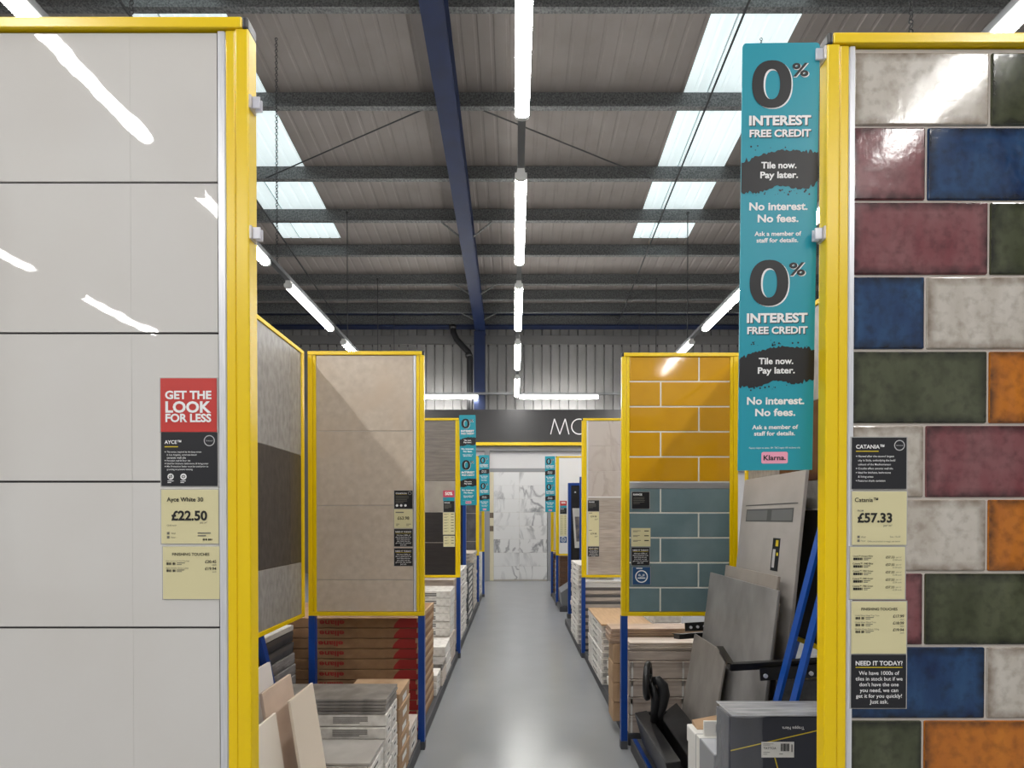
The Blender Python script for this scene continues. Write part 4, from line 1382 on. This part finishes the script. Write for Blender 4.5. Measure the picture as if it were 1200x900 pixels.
stack(1.12, 1.34, 4.05, 4.60, PT, 9, .07, white_box, 'seam', -1, 'white carton', 'beside the wood topped stack', jit=.4)
z = stack(.715, 1.34, 5.13, 5.30, PT, 9, .070, rose_box, 'band', -1, 'wood plank carton', 'under the striped ash board', jit=.4)
sheets(.715, 1.34, 5.13, 5.30, z, 3, .02, white_tile, 'white loose tile', 'on the wood plank cartons under the ash board', 'white loose tiles third right bay', .4)
stack(.668, 1.05, 5.34, 5.98, PT, 16, .0525, white_box, 'print', -1, 'thin white carton', 'in the tall stack beyond the ash board')
stack(.735, 1.34, 8.20, 8.50, PT, 8, .090, brown_box, 'plain', -1, 'brown plank carton', 'under the far white tile board', jit=.4)
stack(.72, 1.30, 8.62, 9.0, PT, 6, .10, kraft, 'seam', -1, 'tan carton', 'in the farthest right bay', jit=.6)
stack(.70, 1.30, 9.16, 9.6, PT - .07, 9, .085, brown_box, 'band', -1, 'brown plank carton', 'under the farthest right board', jit=.5)
mb = MB()
mb.hexa(((.72, 7.66, .08), (.95, 7.66, .08), (.95, 8.06, .08), (.72, 8.06, .08), (.70, 7.66, .28), (.88, 7.66, .40), (.88, 8.06, .42), (.70, 8.06, .30)))
tag(mb.build('grey_bin', mat('grey_bin', C(118, 120, 122), .4), None, (.83, 7.86, .08), bevel=.006), 'grey sloping bin on the plinth past the blue framed panels', 'bin')

# ---------------- near right bay
slab(1.032, .742, .930, PT + .04, 2.465, 2.90, .010, mat('taupe_slab', C(152, 147, 142), .4, c2=C(120, 115, 110), scale=7, detail=12, lo=.3, hi=.7, stretch=(1, 1, .5)), 1, 'smallest grey tile slab, in front of the leaning pile on the right')
slab(1.122, 1.094, 1.000, PT, 2.15, 2.90, .011, mat('concrete_slab', C(152, 150, 149), .4, c2=C(106, 104, 103), scale=5, detail=12, lo=.3, hi=.7, stretch=(1, 1, .6)), 1, 'dark concrete grey slab in the middle of the leaning pile')
slab(1.215, 1.135, 1.085, PT, 2.33, 2.91, .012, mat('pale_taupe_slab', C(170, 162, 154), .4, c2=C(152, 144, 136), scale=5, detail=9), 1, 'pale taupe slab leaning behind the dark concrete slab')
slab(1.180, 1.02, 1.065, PT, 2.26, 2.32, .010, mat('pale_taupe_slab', C(170, 162, 154)), 1, 'narrow taupe strip of tile beside the dark concrete slab')
# tall slab with a slot and a sticker
xt, zt_, xb, zb_ = 1.318, 1.622, 1.168, PT
T4 = slab(xt, zt_, xb, zb_, 2.29, 2.90, .016, mat('ash_slab', C(180, 175, 171), .4, c2=C(162, 157, 152), scale=3.5, detail=10), 1, 'tallest pale grey slab with a dark slot and black sticker')
up = Vector((xt - xb, 0, zt_ - zb_)).normalized()
sh = Sheet((xb, 2.90, zb_), ux=(0, -1, 0), uz=tuple(up), n=(-up.z, 0, up.x))
lz = lambda z: (z - zb_) / up.z
sh.rect('slot', .065, lz(1.385), .545, lz(1.452), .0008)
sh.rect('slotlite', .075, lz(1.392), .30, lz(1.445), .0012); sh.rect('slotlite', .345, lz(1.392), .535, lz(1.445), .0012)
sh.rect('line', .05, lz(1.470), .575, lz(1.476), .0008)
sh.rect('stick', .385, lz(1.145), .455, lz(1.305), .0012)
sh.rect('yel', .415, lz(1.265), .440, lz(1.295), .0018); sh.rect('greyp', .395, lz(1.16), .42, lz(1.25), .0018); sh.rect('yel', .43, lz(1.22), .447, lz(1.235), .0018)
sh.build(T4, T4.location, {'slot': ('slot_recess', mat('slot_dark', C(84, 84, 84), .4)), 'slotlite': ('slot_panel', mat('slot_grey', C(112, 113, 113), .3)),
         'line': ('groove', mat('slot_dark', C(84, 84, 84))), 'stick': ('sticker', black_card), 'yel': ('sticker_mark', yellow_ink), 'greyp': ('sticker_text', pale_ink)})
# blue bars
for dy, dx, l in ((1.93, 0, 'left of two blue steel bars leaning against the slabs'), (1.83, .002, 'right of two blue steel bars leaning by the yellow post')):
    mb = MB(); mb.bar((.845 + dx, dy, PT), (1.372, dy, 2.16), .034, .012, up=(1, 0, -.26))
    tag(mb.build('leaning_bar', mat('bright_blue_paint', C(18, 74, 160), .3), None, (.845, dy, PT)), l, 'steel bar', 'blue steel bars')
# black perforated brackets
def bracket(pts_main, label, plate=None, holes=()):
    root = empty('shelf_bracket', pts_main[0], label, 'bracket', 'black perforated brackets')
    O = root.location
    mb = MB()
    for a, b in zip(pts_main[:-1], pts_main[1:]):
        mb.bar(a, b, .006, .030)
        mb.bar((a[0], a[1], a[2] + .014), (b[0], b[1], b[2] + .014), .026, .004)
    mb.build('angle_bar', black_steel, root, O)
    if plate:
        mb = MB(); mb.bar(plate[0], plate[1], .006, .05); mb.build('plate', black_steel, root, O)
    for h in holes:
        mb = MB(); mb.tube([(h[0], h[1] - .006, h[2]), (h[0], h[1] - .012, h[2])], .0085, 10); mb.build('bolt', alu, root, O)
bracket([(.895, 2.20, .83), (.865, 2.02, .806), (1.375, 2.02, .835)], 'black perforated bracket holding the leaning slabs upright',
        ((.975, 2.005, .782), (1.35, 2.005, .806)), ((.99, 2.0, .78), (1.13, 2.0, .815), (1.17, 2.0, .79), (1.23, 2.0, .80), (1.28, 2.0, .832)))
bracket([(.955, 3.02, .70), (.965, 2.95, .712), (1.30, 2.95, .735)], 'smaller black bracket under the teal brick board', ((1.0, 2.965, .765), (1.30, 2.965, .78)),
        ((1.03, 2.96, .766), (1.07, 2.96, .769), (1.11, 2.96, .772), (1.15, 2.96, .774)))

# black tool case with wheel
cs = empty('steel_case', (.79, 2.45, PT), 'open black steel case with round wheel on the near right plinth', 'tool case')
O = cs.location
bs = black_steel
mb = MB()
mb.hexa(((.735, 2.30, .115), (.77, 2.30, .115), (.77, 2.90, .115), (.735, 2.90, .115), (.688, 2.30, .285), (.76, 2.30, .295), (.76, 2.90, .300), (.688, 2.90, .285)))
mb.build('side_wall', bs, cs, O, bevel=.004)
mb = MB(); mb.box(.735, .90, 2.30, 2.90, .112, .135); mb.build('base', bs, cs, O)
mb = MB()
mb.hexa(((.84, 2.30, .135), (.91, 2.30, .135), (.91, 2.90, .135), (.86, 2.90, .135), (.835, 2.30, .25), (.93, 2.30, .33), (.93, 2.90, .345), (.835, 2.90, .27)))
mb.build('side_wall', bs, cs, O, bevel=.004)
mb = MB(); mb.hexa(((.735, 2.88, .135), (.91, 2.88, .135), (.91, 2.90, .135), (.735, 2.90, .135), (.71, 2.88, .29), (.90, 2.88, .30), (.90, 2.90, .30), (.71, 2.90, .29))); mb.build('end_wall', bs, cs, O)
mb = MB()
for y in (2.15, 2.5): mb.tube([(.700, y, .22), (.706, y, .22)], .008, 8)
wheel = MB()
wc = Vector((.728, 2.76, .515)); ax = Vector((.93, -.36, 0))
wheel.torus(wc, ax, .088, .017, 40, 12)
w = wheel.build('wheel', black_plastic, cs, O, smooth=True)
mb = MB()
for k in range(5):
    t = 2 * math.pi * k / 5 + .3
    a = ax.normalized().orthogonal().normalized(); b = ax.normalized().cross(a)
    mb.tube([wc, wc + (a * math.cos(t) + b * math.sin(t)) * .085], .010, 8)
mb.tube([wc - ax.normalized() * .022, wc + ax.normalized() * .022], .036, 16)
mb.tube([wc - ax.normalized() * .006, wc + ax.normalized() * .006], .084, 28)
mb.build('spokes', black_plastic, w, O, smooth=False)
mb = MB()
mb.tube([(.785, 2.74, .26), (.780, 2.74, .33), (.800, 2.73, .39), (.808, 2.73, .45), (.800, 2.73, .50), (.776, 2.735, .525), (.752, 2.745, .52)], [.022, .026, .026, .032, .030, .026, .020], 14)
mb.build('lever_arm', black_plastic, cs, O, smooth=True)
mb = MB(); mb.tube([(.765, 2.74, .30), (.765, 2.74, .44), (.745, 2.75, .51)], [.028, .024, .018], 12); mb.build('wheel_post', black_plastic, cs, O, smooth=True)

# white box with a brown flap
wb = MB(); wb.box(.742, .90, 2.01, 2.16, PT, .45); wbx = wb.build('white_lidded_box', mat('white_card_box', C(226, 224, 220), .45), None, (.82, 2.08, PT), bevel=.004)
tag(wbx, 'plain white lidded box behind the small grey cartons', 'box')
mb = MB(); mb.box(.738, .905, 2.005, 2.165, .45, .522); mb.build('lid', mat('white_card_box', C(226, 224, 220)), wbx, wbx.location, bevel=.006)
mb = MB(); mb.hexa(((.76, 2.10, .5225), (.90, 2.10, .5225), (.90, 2.16, .5225), (.76, 2.16, .5225), (.76, 2.10, .526), (.90, 2.10, .526), (.90, 2.16, .566), (.76, 2.16, .540))); mb.build('brown_flap', kraft, wbx, wbx.location)
# small grey cartons
def small_carton(x0, x1, y0, y1, z1, m, label, tall_label=False):
    mb = MB(); mb.box(x0, x1, y0, y1, PT, z1)
    b = tag(mb.build('small_carton', m, None, ((x0 + x1) / 2, (y0 + y1) / 2, PT), bevel=.003), label, 'carton', 'small grey cartons near right')
    mb = MB(); mb.box(x0 - .0012, x1 + .001, y1 - .045, y1 - .012, PT + .05, z1 + .0012); mb.build('white_edge_tape', sticker_m, b, b.location)
    mb = MB(); mb.face([(x0 + .004, y0 + .004, z1 + .001), (x1 - .004, y0 + .004, z1 + .001), (x1 - .004, y1 - .05, z1 + .001), (x0 + .004, y1 - .05, z1 + .001)]); mb.build('pale_top', mat('pale_grey_top', C(196, 198, 202), .35, c2=C(176, 178, 184), scale=8), b, b.location)
    return b
small_carton(.712, .835, 1.80, 1.985, .556, mat('grey_carton', C(146, 148, 152), .5), 'grey small carton, the one nearer the white lidded box')
small_carton(.714, .835, 1.46, 1.79, .556, mat('slate_carton', C(84, 88, 96), .5), 'slate small carton under the big black wrapped box')
mb = MB(); mb.box(.735, .83, 1.955, 1.965, .5575, .615); tt = mb.build('price_ticket', sticker_m, None, (.805, 1.96, .5575)); tag(tt, 'white ticket standing on the grey small carton', 'card')
sh = Sheet((.735, 1.955, .5575)); sh.barcode('barcode', .045, .014, .075, .046, 8); sh.build(tt, tt.location, INK)

# big black wrapped box with a label, strap and upside-down print
navy_card = mat('black_navy_card', C(38, 40, 50), .3)
BX0, BX1, BY0, BY1, BZ0, BZ1 = .683, 1.22, 1.60, 1.70, .558, .772
mb = MB(); mb.box(BX0, BX1, BY0, BY1, BZ0, BZ1)
bb = tag(mb.build('wrapped_carton', navy_card, None, ((BX0 + BX1) / 2, (BY0 + BY1) / 2, BZ0), bevel=.003), 'big black carton in clear wrap with white label and yellow line', 'carton')
O = bb.location
wrap_m = mat('clear_wrap', C(214, 216, 220), .10, alpha=.10, bump=1.0, bscale=26, bdist=.02, stretch=(1, 1, .5))
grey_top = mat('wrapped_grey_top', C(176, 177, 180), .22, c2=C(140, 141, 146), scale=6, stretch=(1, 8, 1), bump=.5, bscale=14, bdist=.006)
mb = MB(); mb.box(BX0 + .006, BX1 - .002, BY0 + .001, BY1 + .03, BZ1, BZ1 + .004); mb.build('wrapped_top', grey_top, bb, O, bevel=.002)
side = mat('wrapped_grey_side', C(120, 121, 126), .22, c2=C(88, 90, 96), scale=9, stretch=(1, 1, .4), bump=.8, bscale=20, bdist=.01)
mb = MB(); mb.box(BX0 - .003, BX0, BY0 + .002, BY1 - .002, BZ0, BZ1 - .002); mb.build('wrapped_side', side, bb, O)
sh = Sheet((BX0, BY0, BZ0))
kx = BY0 / 593
U = lambda px: SX(px, BY0) - BX0
V = lambda py: SZ(py, BY0) - BZ0
sh.rect('label', U(893), V(888.5), U(931.5), V(870), .0012)
sh.text('black', 'TATTOA', U(895.5), V(877.5), w=.040, bold=.012, align='l', lift=.0018)
sh.lines('grey', U(895), U(909), V(872.5), 2, .004, .0012, .0018, 1); sh.lines('grey', U(895), U(903), V(882.5), 2, .006, .0014, .0018, 2); sh.lines('grey', U(914), U(922), V(884.5), 1, .005, .002, .0018, 3)
sh.barcode('barcode', U(914), V(881), U(926), V(872), 14, .0018); sh.barcode('barcode', U(928), V(882), U(929.5), V(873), 2, .0018)
sh.text('white', 'Trappa Nera', U(930.5), V(854), w=.070, bold=.006, flip=True)
def bandline(x0, y0, x1, y1, wd):
    d = Vector((U(x1) - U(x0), V(y1) - V(y0))).normalized(); q = Vector((-d.y, d.x)) * wd / 2
    sh.poly('yellow', [(U(x0) + q.x, V(y0) + q.y), (U(x0) - q.x, V(y0) - q.y), (U(x1) - q.x, V(y1) - q.y), (U(x1) + q.x, V(y1) + q.y)], .0009)
bandline(857, 880.5, 975, 853, .0034); bandline(909, 889, 914, 907, .0034)
sh.build(bb, O, dict(INK, label=('white_label', sticker_m), black=('label_lettering', black_ink), yellow=('yellow_line', yellow_ink)))
# crumpled clear film round the corner
mb = MB()
rr = random.Random(3)
nx, nz = 9, 10
grid = []
for i in range(nx):
    for k in range(nz):
        u = i / (nx - 1)
        z = BZ0 + (BZ1 + .006 - BZ0) * k / (nz - 1)
        q = rr.uniform(-.004, .006)
        if u < .45:
            p_ = (BX0 - .007 - q * .6, BY1 - (BY1 - BY0) * u / .45, z)
        else:
            p_ = (BX0 - .004 + (u - .45) / .55 * .105, BY0 - .006 - q * .6, z)
        grid.append(p_)
mb.add(grid, [[i * nz + k, (i + 1) * nz + k, (i + 1) * nz + k + 1, i * nz + k + 1] for i in range(nx - 1) for k in range(nz - 1)])
mb.build('clear_film', wrap_m, bb, O, smooth=True)
mb = MB()
mb.tube([(BX0 - .008, BY0 + .07, BZ1 + .004), (BX0 - .004, BY0 + .03, BZ1 + .010), (BX0 + .02, BY0 - .004, BZ1 + .006), (BX0 + .07, BY0 - .006, BZ1 + .004), (BX0 + .11, BY0 - .004, BZ1 + .003)], [.004, .008, .008, .006, .003], 8)
mb.build('film_gather', wrap_m, bb, O, smooth=True)
# dark wrapped bundle behind it
stack(1.10, 1.36, 2.08, 2.13, PT, 7, .095, mat('black_wrap', C(44, 43, 44), .2, c2=C(70, 68, 68), scale=10, bump=.8, bscale=16, bdist=.01), 'plain', -1, 'black wrapped carton', 'behind the blue bars, near right bay', jit=.3)
